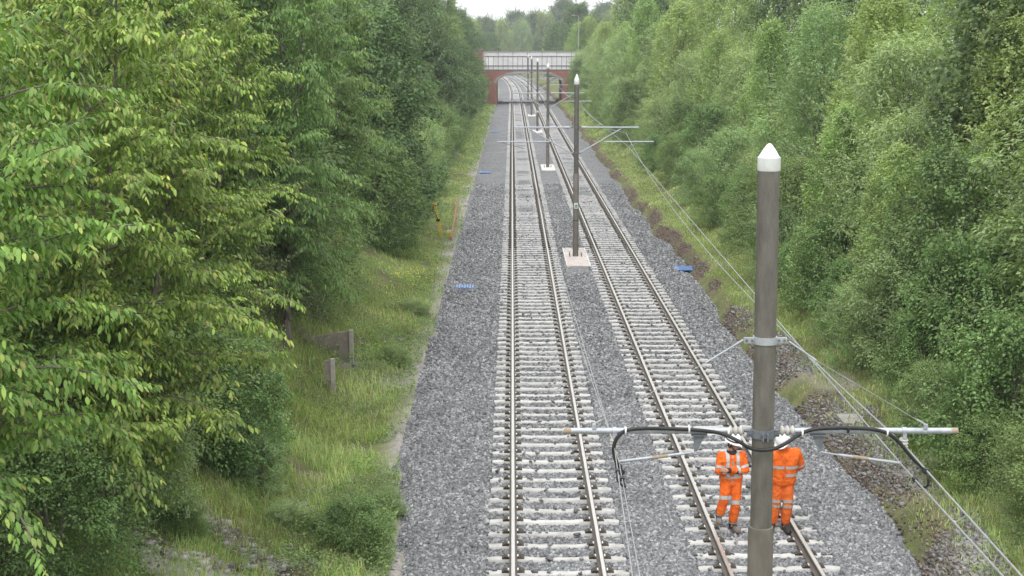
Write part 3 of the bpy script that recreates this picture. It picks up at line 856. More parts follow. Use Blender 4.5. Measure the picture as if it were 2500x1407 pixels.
for mp, cp, root in ((Rm, Rc, rm_o), (Lm, Lc, lm_o)):
    for y in (10.9, 17.5, 22, 27, 33, 40, 47, 53, 65, 73, 81, 89):
        a, b = y_at(mp, y), y_at(cp, y)
        mb = MB(root.location); mb.tube([a, b], .004 if y < 30 else .006, 5); mb.box(b, (.012, .02, .012)); mb.build('dropper', [M['wire']], root)
# short black jumper loops between carrier and contact wire, just in front of the mast arms
for mp, cp, side, px_ in ((Rm, Rc, 'right', 0), (Lm, Lc, 'left', 0)):
    a, b = y_at(mp, 12.3), y_at(cp, 12.5)
    q = [a, a + Vector((-.01, -.1, -.05)), (a + b) / 2 + Vector((.02, -.15, -.06)), b + Vector((.02, -.12, -.03)), b]
    jr = empty('jumper_cable', a, 'short black jumper loop between wires at the %s arm end of the near mast' % side, 'jumper cable', 'jumper loops at the near mast')
    mb = MB(a); mb.tube(smooth_path(q), .010, 8); mb.build('loop', [M['black']], jr)
    for e in (a, b):
        mb = MB(a); mb.box(e, (.02, .03, .016)); mb.build('wire_clamp', [M['black']], jr)

# ------------------------------------------------------------------ the two workers
def baked(bm_mb, vox, smooth_it=4, fac=.5):
    me = bm_mb.mesh('tmp', [M['black']])
    o = bpy.data.objects.new('tmp', me); COL.objects.link(o)
    r = o.modifiers.new('r', 'REMESH'); r.mode = 'VOXEL'; r.voxel_size = vox; r.use_smooth_shade = True
    s = o.modifiers.new('s', 'SMOOTH'); s.iterations = smooth_it; s.factor = fac
    dg = bpy.context.evaluated_depsgraph_get()
    m2_ = bpy.data.meshes.new_from_object(o.evaluated_get(dg))
    bpy.data.objects.remove(o); bpy.data.meshes.remove(me)
    m2_.materials.clear()
    return m2_
def cap_(mb, p0, p1, r0, r1, n=14, flat=1.0):
    p0, p1 = Vector(p0), Vector(p1)
    d = (p1 - p0); L_ = max(d.length, 1e-4); d = d / L_
    pts, rs = [], []
    for q in (-80, -55, -30): pts.append(p0 + d * (r0 * math.sin(R(q)))); rs.append(r0 * math.cos(R(q)))
    for t in (0, .5, 1): pts.append(p0 + d * (L_ * t)); rs.append(r0 + (r1 - r0) * t)
    for q in (30, 55, 80): pts.append(p1 + d * (r1 * math.sin(R(q)))); rs.append(r1 * math.cos(R(q)))
    mb.tube(pts, rs, n)
def chain(mb, pts):
    for (a, ra), (b, rb) in zip(pts, pts[1:]): cap_(mb, a, b, ra, rb)
def hand(mb, wrist, fwd, up, curl=.5, side=1):
    """palm, four fingers of unequal length with a knuckle bend, thumb from the side of the palm"""
    wrist, fwd, up = Vector(wrist), Vector(fwd).normalized(), Vector(up).normalized()
    sd = fwd.cross(up).normalized() * side
    for k in range(4):
        a = wrist + sd * (.012 - .0) * 0; off = (k - 1.5) * .019
        cap_(mb, wrist + sd * off * .5, wrist + fwd * .085 + sd * off, .017, .013, 8)
        L_ = (.062, .075, .07, .055)[k]
        b0 = wrist + fwd * .09 + sd * off; dr_ = (fwd - up * curl).normalized(); b1 = b0 + dr_ * L_ * .55
        b2 = b1 + (fwd - up * curl * 2.2).normalized() * L_ * .5
        cap_(mb, b0, b1, .0092, .0085, 8); cap_(mb, b1, b2, .0085, .0075, 8)
    t0 = wrist + fwd * .03 - sd * .03; t1 = t0 + (fwd * .6 - sd * .7 - up * .2).normalized() * .04
    cap_(mb, t0, t1, .013, .011, 8); cap_(mb, t1, t1 + (fwd - up * .3).normalized() * .035, .0105, .009, 8)

def cloth_mat(name, c1, c2):
    m, t, b = new_mat(name)
    n = mapping_noise(t, 9, 4, .6); n2 = mapping_noise(t, 26, 3)
    r = ramp(t, n.outputs[0], [(.25, tuple(q * .72 for q in c1)), (.5, c1), (.75, c2)])
    t.links.new(r.outputs[0], b.inputs['Base Color']); b.inputs['Roughness'].default_value = .75; b.inputs['Specular IOR Level'].default_value = .25
    bump(t, b, n.outputs[0], 1.0, .06)
    return m
M['orange'] = cloth_mat('hi_vis_orange', (.86, .15, .018), (.98, .23, .03))
M['orange_worn'] = cloth_mat('worn_hi_vis_orange', (.72, .14, .025), (.90, .20, .035))
M['reflect'] = surf('reflective_band', (.42, .42, .41), (.57, .56, .55), .5, 20, .1, 0)
M['reflect_dirty'] = surf('dirty_reflective_band', (.30, .25, .20), (.50, .44, .38), .7, 25, 0, 0)
M['skin'] = surf('skin', (.42, .23, .16), (.52, .30, .22), .55, 12, 0, .05)
M['hair'] = surf('hair', (.03, .022, .016), (.07, .05, .035), .8, 40, 0, .2)
M['boot'] = surf('black_boot', (.018, .017, .016), (.05, .046, .042), .7, 14, 0, .1)
M['boot_dust'] = surf('dusty_boot', (.14, .12, .10), (.24, .21, .18), .85, 14, 0, .1)
M['helmet'] = surf('helmet_white', (.80, .81, .82), (.86, .87, .88), .35, 4, 0, 0)
M['dark_cloth'] = surf('dark_cloth', (.02, .02, .024), (.05, .05, .055), .85, 14, 0, .1)

def band(src, name, mat, parent, pred, off=.006):
    """reflective tape: the faces of the garment inside a strip, lifted off the cloth"""
    vs, fs, mp = [], [], {}
    for p in src.polygons:
        if pred(p.center):
            f = []
            for vi in p.vertices:
                if vi not in mp:
                    v = src.vertices[vi]; mp[vi] = len(vs); vs.append(tuple(v.co + v.normal * off))
                f.append(mp[vi])
            fs.append(f)
    if not fs: return
    me = bpy.data.meshes.new(name); me.from_pydata(vs, [], fs); me.materials.append(mat)
    me.polygons.foreach_set('use_smooth', [True] * len(fs))
    return link(name, me, parent)
def seg_pred(a, b, t0, t1, rmax):
    a, b = Vector(a), Vector(b); d = b - a; L2 = d.length_squared
    def f(c):
        t = (c - a).dot(d) / L2
        return t0 <= t <= t1 and (c - a - d * t).length < rmax
    return f

def person(loc, rz, J, label, kind, sc=1.0):
    root = empty('person', loc, label, 'person', None, rz)
    root.scale = (sc, sc, sc)
    bulk = J['bulk']
    hr = Matrix.Rotation(J['turn'], 3, 'Z') @ Matrix.Rotation(J['nod'], 3, 'X')
    nb = Vector(J['neck'])
    hp = lambda x, y, z: nb + hr @ Vector((x, y, z))
    # body: one continuous surface
    mb = MB()
    cap_(mb, nb + Vector((0, .02, -.12)), hp(0, .012, .06), .062, .055)
    cap_(mb, hp(0, .015, .15), hp(0, .02, .19), .078, .086)
    cap_(mb, hp(0, -.03, .15), hp(0, -.045, .08), .062, .040)
    cap_(mb, hp(0, -.102, .15), hp(0, -.112, .118), .010, .016, 8)
    cap_(mb, hp(-.03, -.085, .165), hp(.03, -.085, .165), .012, .012, 8)
    cap_(mb, hp(-.018, -.085, .083), hp(.018, -.085, .083), .009, .009, 8)
    for s in (-1, 1): cap_(mb, hp(s * .08, .02, .16), hp(s * .084, .03, .11), .016, .010, 8)
    cap_(mb, (-.1, 0, J['hipz'] + .05), (.1, 0, J['hipz'] + .05), .11, .11); cap_(mb, (0, 0, J['hipz']), (nb.x, nb.y + .01, nb.z - .16), .12, .13)
    cap_(mb, (nb.x - .14, nb.y + .01, nb.z - .1), (nb.x + .14, nb.y + .01, nb.z - .1), .065, .065)
    for leg in J['legs']: chain(mb, [(leg[0], .085), (leg[1], .056), (leg[2], .042)]); cap_(mb, leg[2], leg[3], .045, .04)
    for arm in J['arms']:
        chain(mb, [(arm[0], .052), (arm[1], .042), (arm[2], .03)])
        hand(mb, arm[2], Vector(arm[2]) - Vector(arm[1]) + Vector(J['handdir']), arm[3], .6)
    bm_ = baked(mb, .0075, 3); bm_.materials.append(M['skin']); link('body', bm_, root)
    # eyes and mouth are small but there
    for s in (-1, 1):
        mb = MB(); mb.lathe(hp(s * .03, -.088, .142), [(.004, -.006), (.011, -.002), (.011, .002), (.004, .006)], 8); mb.build('eye', [M['hair']], root)
    mb = MB(); cap_(mb, hp(0, .035, .10), hp(0, .03, .17), .072, .085); mb.box(hp(0, -.082, .181), (.045, .012, .006), hr)
    link('hair', (lambda m_: (m_.materials.append(M['hair']), m_)[1])(baked(mb, .012, 2)), root)
    # trousers
    mb = MB()
    hz = J['hipz']
    cap_(mb, (-.085, 0, hz + .06), (.085, 0, hz + .06), .125 + bulk * .5, .125 + bulk * .5); cap_(mb, (-.07, .0, hz - .03), (.07, .0, hz - .03), .12, .12)
    for leg in J['legs']:
        h, k, a = Vector(leg[0]), Vector(leg[1]), Vector(leg[2])
        chain(mb, [(h, .108), (h.lerp(k, .6) + Vector((0, -.012, 0)), .092 + bulk * .2), (k, .083 + bulk * .2), (k.lerp(a, .5) + Vector((0, .01, 0)), .086 + bulk * .2), (k.lerp(a, .78), .074 + bulk * .2)])
    tr = baked(mb, .011, 5); tr.materials.append(J['trousers']); link('trousers', tr, root)
    for i, leg in enumerate(J['legs']):
        for t0, t1, which in J['legbands']:
            a, b = (leg[0], leg[1]) if which == 0 else (leg[1], leg[2])
            band(tr, 'reflective_band', J['legmat'], root, seg_pred(a, b, t0, t1, .14))
    # boots
    for leg in J['legs']:
        a, t = Vector(leg[2]), Vector(leg[3])
        mb = MB(); cap_(mb, a + Vector((0, .01, .12)), a + Vector((0, .012, -.0)), .062, .06); cap_(mb, a + Vector((0, .03, -.03)), t, .056, .054)
        cap_(mb, a.lerp(t, .5) + Vector((0, 0, .02)), t, .05, .048)
        bo = baked(mb, .011, 3); bo.materials.append(M['boot']); bo.materials.append(J['toe'])
        bo.polygons.foreach_set('material_index', [1 if (p.center - a).dot(t - a) > .5 * (t - a).length_squared and p.center.z < a.z + .02 else 0 for p in bo.polygons])
        link('boot', bo, root)
    # jacket
    mb = MB()
    cz = nb.z - .12
    cap_(mb, (nb.x - .11, nb.y + .01, cz - .04), (nb.x + .11, nb.y + .01, cz - .04), .128 + bulk, .128 + bulk)
    cap_(mb, (-.06, 0, J['hem'] + .14), (nb.x - .08, nb.y + .01, cz - .12), .125 + bulk, .135 + bulk); cap_(mb, (.06, 0, J['hem'] + .14), (nb.x + .08, nb.y + .01, cz - .12), .125 + bulk, .135 + bulk)
    cap_(mb, (-.07, 0, J['hem'] + .1), (.07, 0, J['hem'] + .1), .128 + bulk, .128 + bulk)
    cap_(mb, (nb.x - .16, nb.y + .01, cz + .0), (nb.x + .16, nb.y + .01, cz + .0), .075 + bulk, .075 + bulk)
    cap_(mb, (nb.x, nb.y + .02, cz + .02), (nb.x, nb.y + .02, cz + .09), .10, .085)
    if kind == 'coat': chain(mb, [((nb.x - .12, nb.y - .05, cz + .06), .05), ((nb.x, nb.y + .10, cz + .11), .065), ((nb.x + .12, nb.y - .05, cz + .06), .05)])
    for arm in J['arms']:
        s, e, wr = Vector(arm[0]), Vector(arm[1]), Vector(arm[2])
        chain(mb, [(s, .078 + bulk), (s.lerp(e, .55), .066 + bulk), (e, .062 + bulk * .8), (e.lerp(wr, .5), .058 + bulk * .5), (e.lerp(wr, .95), .048 + bulk * .4)])
    jk = baked(mb, .011, 5); jk.materials.append(M['orange']); link('jacket', jk, root)
    armpred = [seg_pred(a[0], a[1], -.1, 1.15, .125 + bulk) for a in J['arms']] + [seg_pred(a[1], a[2], -.1, 1.1, .10 + bulk) for a in J['arms']]
    for z0, z1, x0 in J['bands']:
        band(jk, 'reflective_band', M['reflect'], root, lambda c: z0 < c.z < z1 and c.x > x0 and not any(p(c) for p in armpred[len(J['arms']):]) and (abs(c.x - nb.x) < .2 + bulk))
    for arm in J['arms']:
        for t0, t1, which in J['armbands']:
            a, b = (arm[0], arm[1]) if which == 0 else (arm[1], arm[2])
            band(jk, 'reflective_band', M['reflect'], root, seg_pred(a, b, t0, t1, .12 + bulk))
        mb = MB(); e, wr = Vector(arm[1]), Vector(arm[2]); mb.tube([e.lerp(wr, .90), e.lerp(wr, 1.04)], .05 + bulk * .4, 12); mb.build('cuff', [M['dark_cloth']], root)
    if J['braces']:
        for s in (-1, 1):
            band(jk, 'reflective_band', M['reflect'], root, lambda c: abs(c.x - nb.x - s * (.085 + .25 * max(0, c.z - cz) * 0)) < .028 and c.z > J['brz'] and c.y < nb.y + .05 and not any(p(c) for p in armpred[len(J['arms']):]))
    else:
        mb = MB(); y_ = -.155 - bulk
        for xz in ((nb.x - .01, cz - .0), ): mb.box((nb.x + .0, y_ + .012, cz - .2), (.012, .02, .22))
        mb.build('zip_flap', [M['orange_worn']], root)
    # collar
    mb = MB(); mb.lathe((nb.x, nb.y + .015, cz + .09), [(.088, -.03), (.092, 0), (.084, .045), (.076, .045), (.08, 0)], 18); mb.build('collar', [M['dark_cloth'] if kind != 'coat' else M['orange']], root)
    # hard hat: shell, ridge, brim and peak
    mb = MB(); n_ = 20; vs, fs = [], []
    rows = [(1.0, 0), (1.0, .03), (.95, .07), (.8, .115), (.52, .148), (.2, .162)]
    for q, (k, h) in enumerate(rows):
        for i in range(n_):
            a_ = 2 * PI * i / n_; vs.append(hp(.118 * k * math.cos(a_), .018 + .138 * k * math.sin(a_), .175 + h))
    for q in range(len(rows) - 1):
        for i in range(n_): fs.append((q * n_ + i, q * n_ + (i + 1) % n_, (q + 1) * n_ + (i + 1) % n_, (q + 1) * n_ + i))
    fs.append([(len(rows) - 1) * n_ + i for i in range(n_)])
    mb.add(vs, fs, True)
    he = mb.build('helmet', [M['helmet']], root)
    mb = MB(); vs, fs = [], []
    for i in range(n_):
        a_ = 2 * PI * i / n_; pk = 1.12 + .30 * max(0, -math.sin(a_)) ** 2
        vs += [hp(.117 * math.cos(a_), .018 + .137 * math.sin(a_), .186), hp(.117 * pk * math.cos(a_), .018 + .137 * pk * math.sin(a_), .170), hp(.117 * pk * math.cos(a_), .018 + .137 * pk * math.sin(a_), .164), hp(.112 * math.cos(a_), .018 + .13 * math.sin(a_), .176)]
    for i in range(n_):
        j = (i + 1) % n_
        for k in range(4): fs.append((i * 4 + k, j * 4 + k, j * 4 + (k + 1) % 4, i * 4 + (k + 1) % 4))
    mb.add(vs, fs, True); mb.build('brim', [M['helmet']], he)
    if J.get('strap'):
        for s in (-1, 1):
            mb = MB(); mb.tube([hp(s * .1, .0, .18), hp(s * .085, -.02, .1), hp(s * .02, -.06, .03)], .007, 6); mb.build('chin_strap', [M['dark_cloth']], he)
        mb = MB()
        vs, fs = [], []
        for i in range(n_):
            a_ = 2 * PI * i / n_
            vs += [hp(.121 * math.cos(a_), .018 + .141 * math.sin(a_), .196), hp(.120 * math.cos(a_), .018 + .139 * math.sin(a_), .222)]
        for i in range(n_): fs.append((2 * i, 2 * ((i + 1) % n_), 2 * ((i + 1) % n_) + 1, 2 * i + 1))
        mb.add(vs, fs, True); mb.build('helmet_strap', [M['dark_cloth']], he)
    return root

def depth_x(px, py, z):
    d = ray(px, py); t = (z - CAMZ) / d[2]; return Vector((d[0] * t, d[1] * t, z))
pa = depth_x(1781, 1297, -.17)
JA = dict(bulk=.0, turn=R(48), nod=R(14), neck=(.0, -.02, 1.46), hipz=.92, hem=.93,
          legs=[((-.09, 0, .92), (-.125, -.07, .60), (-.185, .02, .26), (-.22, -.13, .215)), ((.09, 0, .92), (.085, -.05, .50), (.05, .03, .10), (.115, -.14, .05))],
          arms=[((-.185, .0, 1.37), (-.24, -.07, 1.11), (.085, -.165, 1.13), (0, -1, .2)), ((.185, .0, 1.37), (.245, -.07, 1.12), (-.10, -.215, 1.165), (0, -1, .2))],
          handdir=(0, .16, 0), trousers=M['orange'], legbands=[(.78, .98, 0), (.80, .97, 1)], legmat=M['reflect'], toe=M['boot_dust'],
          bands=[(.985, 1.035, -9), (1.075, 1.105, -9)], armbands=[(.62, .80, 0), (.40, .56, 1)], braces=True, brz=1.16, strap=True)
person(pa, R(4), JA, 'slim person in orange work clothes and strapped helmet, arms crossed, one boot on the rail', 'shirt', 1.045)
pb = depth_x(1908, 1297, -.17)
JB = dict(bulk=.030, turn=R(-35), nod=R(34), neck=(.0, -.05, 1.53), hipz=.96, hem=.86,
          legs=[((-.085, 0, .96), (-.12, -.03, .52), (-.16, .03, .10), (-.20, -.12, .05)), ((.085, 0, .96), (.085, -.06, .52), (.055, .0, .10), (.10, -.17, .05))],
          arms=[((-.2, .0, 1.43), (-.28, .10, 1.17), (-.07, .20, 1.0), (0, 1, .2)), ((.2, .0, 1.43), (.30, .08, 1.20), (.10, .20, 1.0), (0, 1, .2))],
          handdir=(0, 0, -.05), trousers=M['orange_worn'], legbands=[(.80, .93, 0), (1.02, 1.14, 0)], legmat=M['reflect_dirty'], toe=M['boot'],
          bands=[(1.19, 1.245, -9), (1.045, 1.10, .02)], armbands=[(.86, .98, 0)], braces=False, brz=9)
person(pb, R(-3), JB, 'bulkier person in orange hooded coat and white helmet, half hidden behind the near mast', 'coat', 1.03)

# ------------------------------------------------------------------ small things on the banks
def cover(px, py, hx, hy, lab, grid, z=.03):
    p = hit(px, py, .03); p.z = max(float(gh(p.x, p.y)), -.2) + .0
    r_ = empty('cable_pit_cover', p, lab, 'cover', 'blue plastic covers beside the ballast')
    if grid:
        mb = MB(p); mb.box(p + Vector((0, 0, .02)), (hx, hy, .02)); mb.build('tray', [M['blue_dark']], r_)
        for i in range(7):
            mb = MB(p); x = p.x - hx + hx * 2 * (i + .5) / 7; mb.box((x, p.y, p.z + .055), (hx / 12, hy * (.95 if i % 2 else .7), .015)); mb.build('rib', [M['blue_pale']], r_)
    else:
        mb = MB(p); mb.box(p + Vector((0, 0, z / 2 + .02)), (hx, hy, z / 2)); mb.build('lid', [M['blue']], r_)
        mb = MB(p); mb.box(p + Vector((-hx - .03, 0, z / 2)), (.03, hy, z / 2 + .03)); mb.build('lip', [M['blue_pale']], r_)
M['blue_dark'] = surf('blue_dark', (.04, .09, .20), (.08, .14, .28), .6, 8, 0, 0)
M['blue_pale'] = surf('blue_pale', (.12, .24, .48), (.20, .33, .58), .5, 8, 0, 0)
cover(1676, 657, .36, .55, 'flat blue plastic cover lying on the right edge of the ballast near the second mast', False)
cover(1135, 703, .34, .42, 'ribbed blue plastic grid on the left ballast edge, nearest of the blue covers', True)
cover(1186, 422, .36, .7, 'small blue cover at the left ballast edge level with the third mast', False, .04)
cover(1212, 322, .45, .9, 'faint blue cover at the left ballast edge level with the fourth mast', False, .03)

p = hit(1088, 592, 0)
p = Vector((p.x, p.y, float(gh(p.x, p.y))))
# yellow folded survey tripod leaning on the verge
t0 = hit(1078, 578, 0); Yt = t0.y
tr_ = empty('survey_tripod', t0, 'folded yellow survey tripod with black straps propped on the left verge', 'tripod')
topt = at(1061, 497, Yt)
for i, dx in enumerate((-.07, 0, .07)):
    mb = MB(t0); a = t0 + Vector((dx * .8 , .05 * (i - 1), 0)); mid_ = a.lerp(topt, .5) + Vector((dx * .2, 0, 0)); b = topt + Vector((dx * .5, 0, -.1))
    mb.tube([a, mid_], .022, 6); mb.tube([mid_, b], .03, 6)
    lg = mb.build('leg', [M['yellow']], tr_)
    mb = MB(t0); mb.box(mid_, (.04, .045, .05)); mb.build('clamp', [M['black']], lg)
mb = MB(t0); mb.lathe(topt + Vector((0, 0, -.08)), [(.07, 0), (.11, .03), (.11, .06), (.05, .08)], 12); mb.tube([topt + Vector((-.14, 0, .02)), topt + Vector((.14, 0, .04))], .02, 6); mb.build('head', [M['yellow']], tr_)
mb = MB(t0); mb.tube([topt + Vector((-.04, -.06, -.12)), topt + Vector((-.12, -.08, -.35)), topt.lerp(t0, .35) + Vector((-.02, -.08, 0)), topt.lerp(t0, .55) + Vector((.02, -.08, 0))], .022, 6); mb.build('strap', [M['black']], tr_)
p = hit(1097, 580, 0); yb_ = empty('instrument_case', p, 'small yellow instrument case with pale lid beside the rusty rail offcut', 'case')
mb = MB(p); mb.prism([(p.x - .10, p.y - .1, p.z), (p.x + .10, p.y - .1, p.z), (p.x + .09, p.y - .1, p.z + .26), (p.x - .09, p.y - .1, p.z + .26)], (0, .2, 0)); mb.build('case', [M['yellow']], yb_)
mb = MB(p); mb.box(p + Vector((0, 0, .29)), (.085, .085, .028)); mb.build('lid', [M['padedge']], yb_)
a, b = hit(1101, 588, 0), hit(1115, 488, 0)
mb = MB(a)
n_ = 10; vs, fs = [], []
for i in range(n_ + 1):
    q = a.lerp(b, i / n_); q.z = max(float(gh(q.x, q.y)) + .13, -.08)
    q.x += .05 * math.sin(i / n_ * PI)
    for u_, v_ in ((-.07, -.1), (.07, -.1), (.07, -.085), (.012, -.06), (.012, 0), (.034, .012), (.034, .045), (-.034, .045), (-.034, .012), (-.012, 0), (-.012, -.06), (-.07, -.085)): vs.append((q.x + u_, q.y, q.z + v_))
for i in range(n_):
    for k in range(12): fs.append((i * 12 + k, i * 12 + (k + 1) % 12, (i + 1) * 12 + (k + 1) % 12, (i + 1) * 12 + k))
fs += [tuple(range(12))[::-1], tuple(n_ * 12 + k for k in range(12))]
mb.add(vs, fs)
ro = mb.build('rail_offcut', [M['rust']]); ro.location = a
put(ro, 'rusty brown length of spare rail lying along the left ballast edge', 'rail offcut')

# concrete post and panel retaining fence
pp_ = hit(862, 884, 0); Yp = pp_.y
rw = empty('retaining_panel', pp_, 'weathered brown concrete panel with its post, half buried in the left bank', 'panel')
tl, tr2, blp = at(742, 826, Yp + .1), at(856, 808, Yp), at(742, 900, Yp + .1)
for k, (u0, u1) in enumerate(((0, .5), (.5, 1.25))):
    mb = MB(pp_); A = tl.lerp(blp, u0); B_ = tr2 + Vector((0, 0, -(tl.z - blp.z) * u0)); C_ = tr2 + Vector((0, 0, -(tl.z - blp.z) * u1 + .01)); D_ = tl.lerp(blp, u1) + Vector((0, 0, .01))
    mb.prism([A, B_, C_, D_], (0, .06, 0)); mb.build('plank', [M['panel']], rw)
mb = MB(pp_); mb.box((at(858, 840, Yp).x, Yp + .0, (at(0, 806, Yp).z + pp_.z - .4) / 2), (.05, .07, (at(0, 806, Yp).z - pp_.z + .4) / 2)); mb.build('post', [M['post']], rw)
p2_ = hit(814, 960, 0); Y2 = p2_.y
pz = empty('concrete_post', p2_, 'pale concrete fence post with broken dark panel, standing in front of the brown panel', 'post')
zt_ = at(0, 876, Y2).z
mb = MB(p2_); mb.box((p2_.x, Y2, (zt_ + p2_.z - .4) / 2), (.05, .06, (zt_ - p2_.z + .4) / 2)); mb.build('shaft', [M['post']], pz)
mb = MB(p2_); mb.box((p2_.x - .13, Y2 + .05, (zt_ + p2_.z - .5) / 2), (.08, .02, (zt_ - p2_.z + .4) / 2)); mb.build('broken_panel', [M['panel']], pz)
p3_ = hit(1116, 388, 0)
ps = empty('marker_post', p3_, 'short pale concrete marker post on the left verge far ahead', 'post')
mb = MB(p3_); mb.box(p3_ + Vector((-.12, 0, .3)), (.1, .1, .4)); mb.build('shaft', [M['post']], ps)
mb = MB(p3_); mb.box(p3_ + Vector((.12, -.02, .26)), (.08, .1, .36)); mb.build('shaft', [M['post']], ps)
# flat concrete cover on the right bank
p4_ = hit(2075, 1030, 0)
s4 = empty('concrete_cover', p4_, 'grey concrete chamber cover set in the soil of the right bank', 'cover')
mb = MB(p4_); mb.box(p4_ + Vector((0, 0, .05)), (.23, .42, .03)); mb.build('lid', [M['greyslab']], s4)
mb = MB(p4_); mb.box(p4_ + Vector((0, 0, -.08)), (.20, .39, .1)); mb.build('chamber', [M['post']], s4)
#VEG
# ------------------------------------------------------------------ vegetation
def unit(a): return a / np.maximum(1e-9, np.linalg.norm(a, axis=1))[:, None]

def leaves_simple(P, D, Nn, L, W, fold=.18):
    """kite leaf of two triangles folded along the midrib; arrays of base point, axis, normal"""
    n = len(P); S = unit(np.cross(D, Nn)); Nn = np.cross(S, D)
    L = np.broadcast_to(L, n)[:, None]; W = np.broadcast_to(W, n)[:, None]
    tip = P + D * L; mid = P + D * L * .45
    V = np.stack([P, mid + S * W * .5 + Nn * W * fold, tip - Nn * L * .08, mid - S * W * .5 + Nn * W * fold], 1)
    T = np.array([(0, 1, 2), (0, 2, 3)])
    return V.reshape(-1, 3), (np.arange(n)[:, None, None] * 4 + T[None]).reshape(-1, 3)

def leaves_full(P, D, Nn, L, W, droop=.35):
    """drooping leaf: six points, four triangles, tip bent towards the ground"""
    n = len(P); S = unit(np.cross(D, Nn)); Nn = np.cross(S, D)
    L = np.broadcast_to(L, n)[:, None]; W = np.broadcast_to(W, n)[:, None]
    dn = np.array([[0, 0, -1.0]])
    def c(t): return P + D * L * t + dn * L * droop * t * t
    V = np.stack([c(0), c(.32) + S * W * .45 + Nn * W * .1, c(.32) - S * W * .45 + Nn * W * .1, c(.7) + S * W * .42 + Nn * W * .08, c(.7) - S * W * .42 + Nn * W * .08, c(1.0)], 1)
    T = np.array([(0, 2, 1), (1, 2, 4), (1, 4, 3), (3, 4, 5)])
    return V.reshape(-1, 3), (np.arange(n)[:, None, None] * 6 + T[None]).reshape(-1, 3)

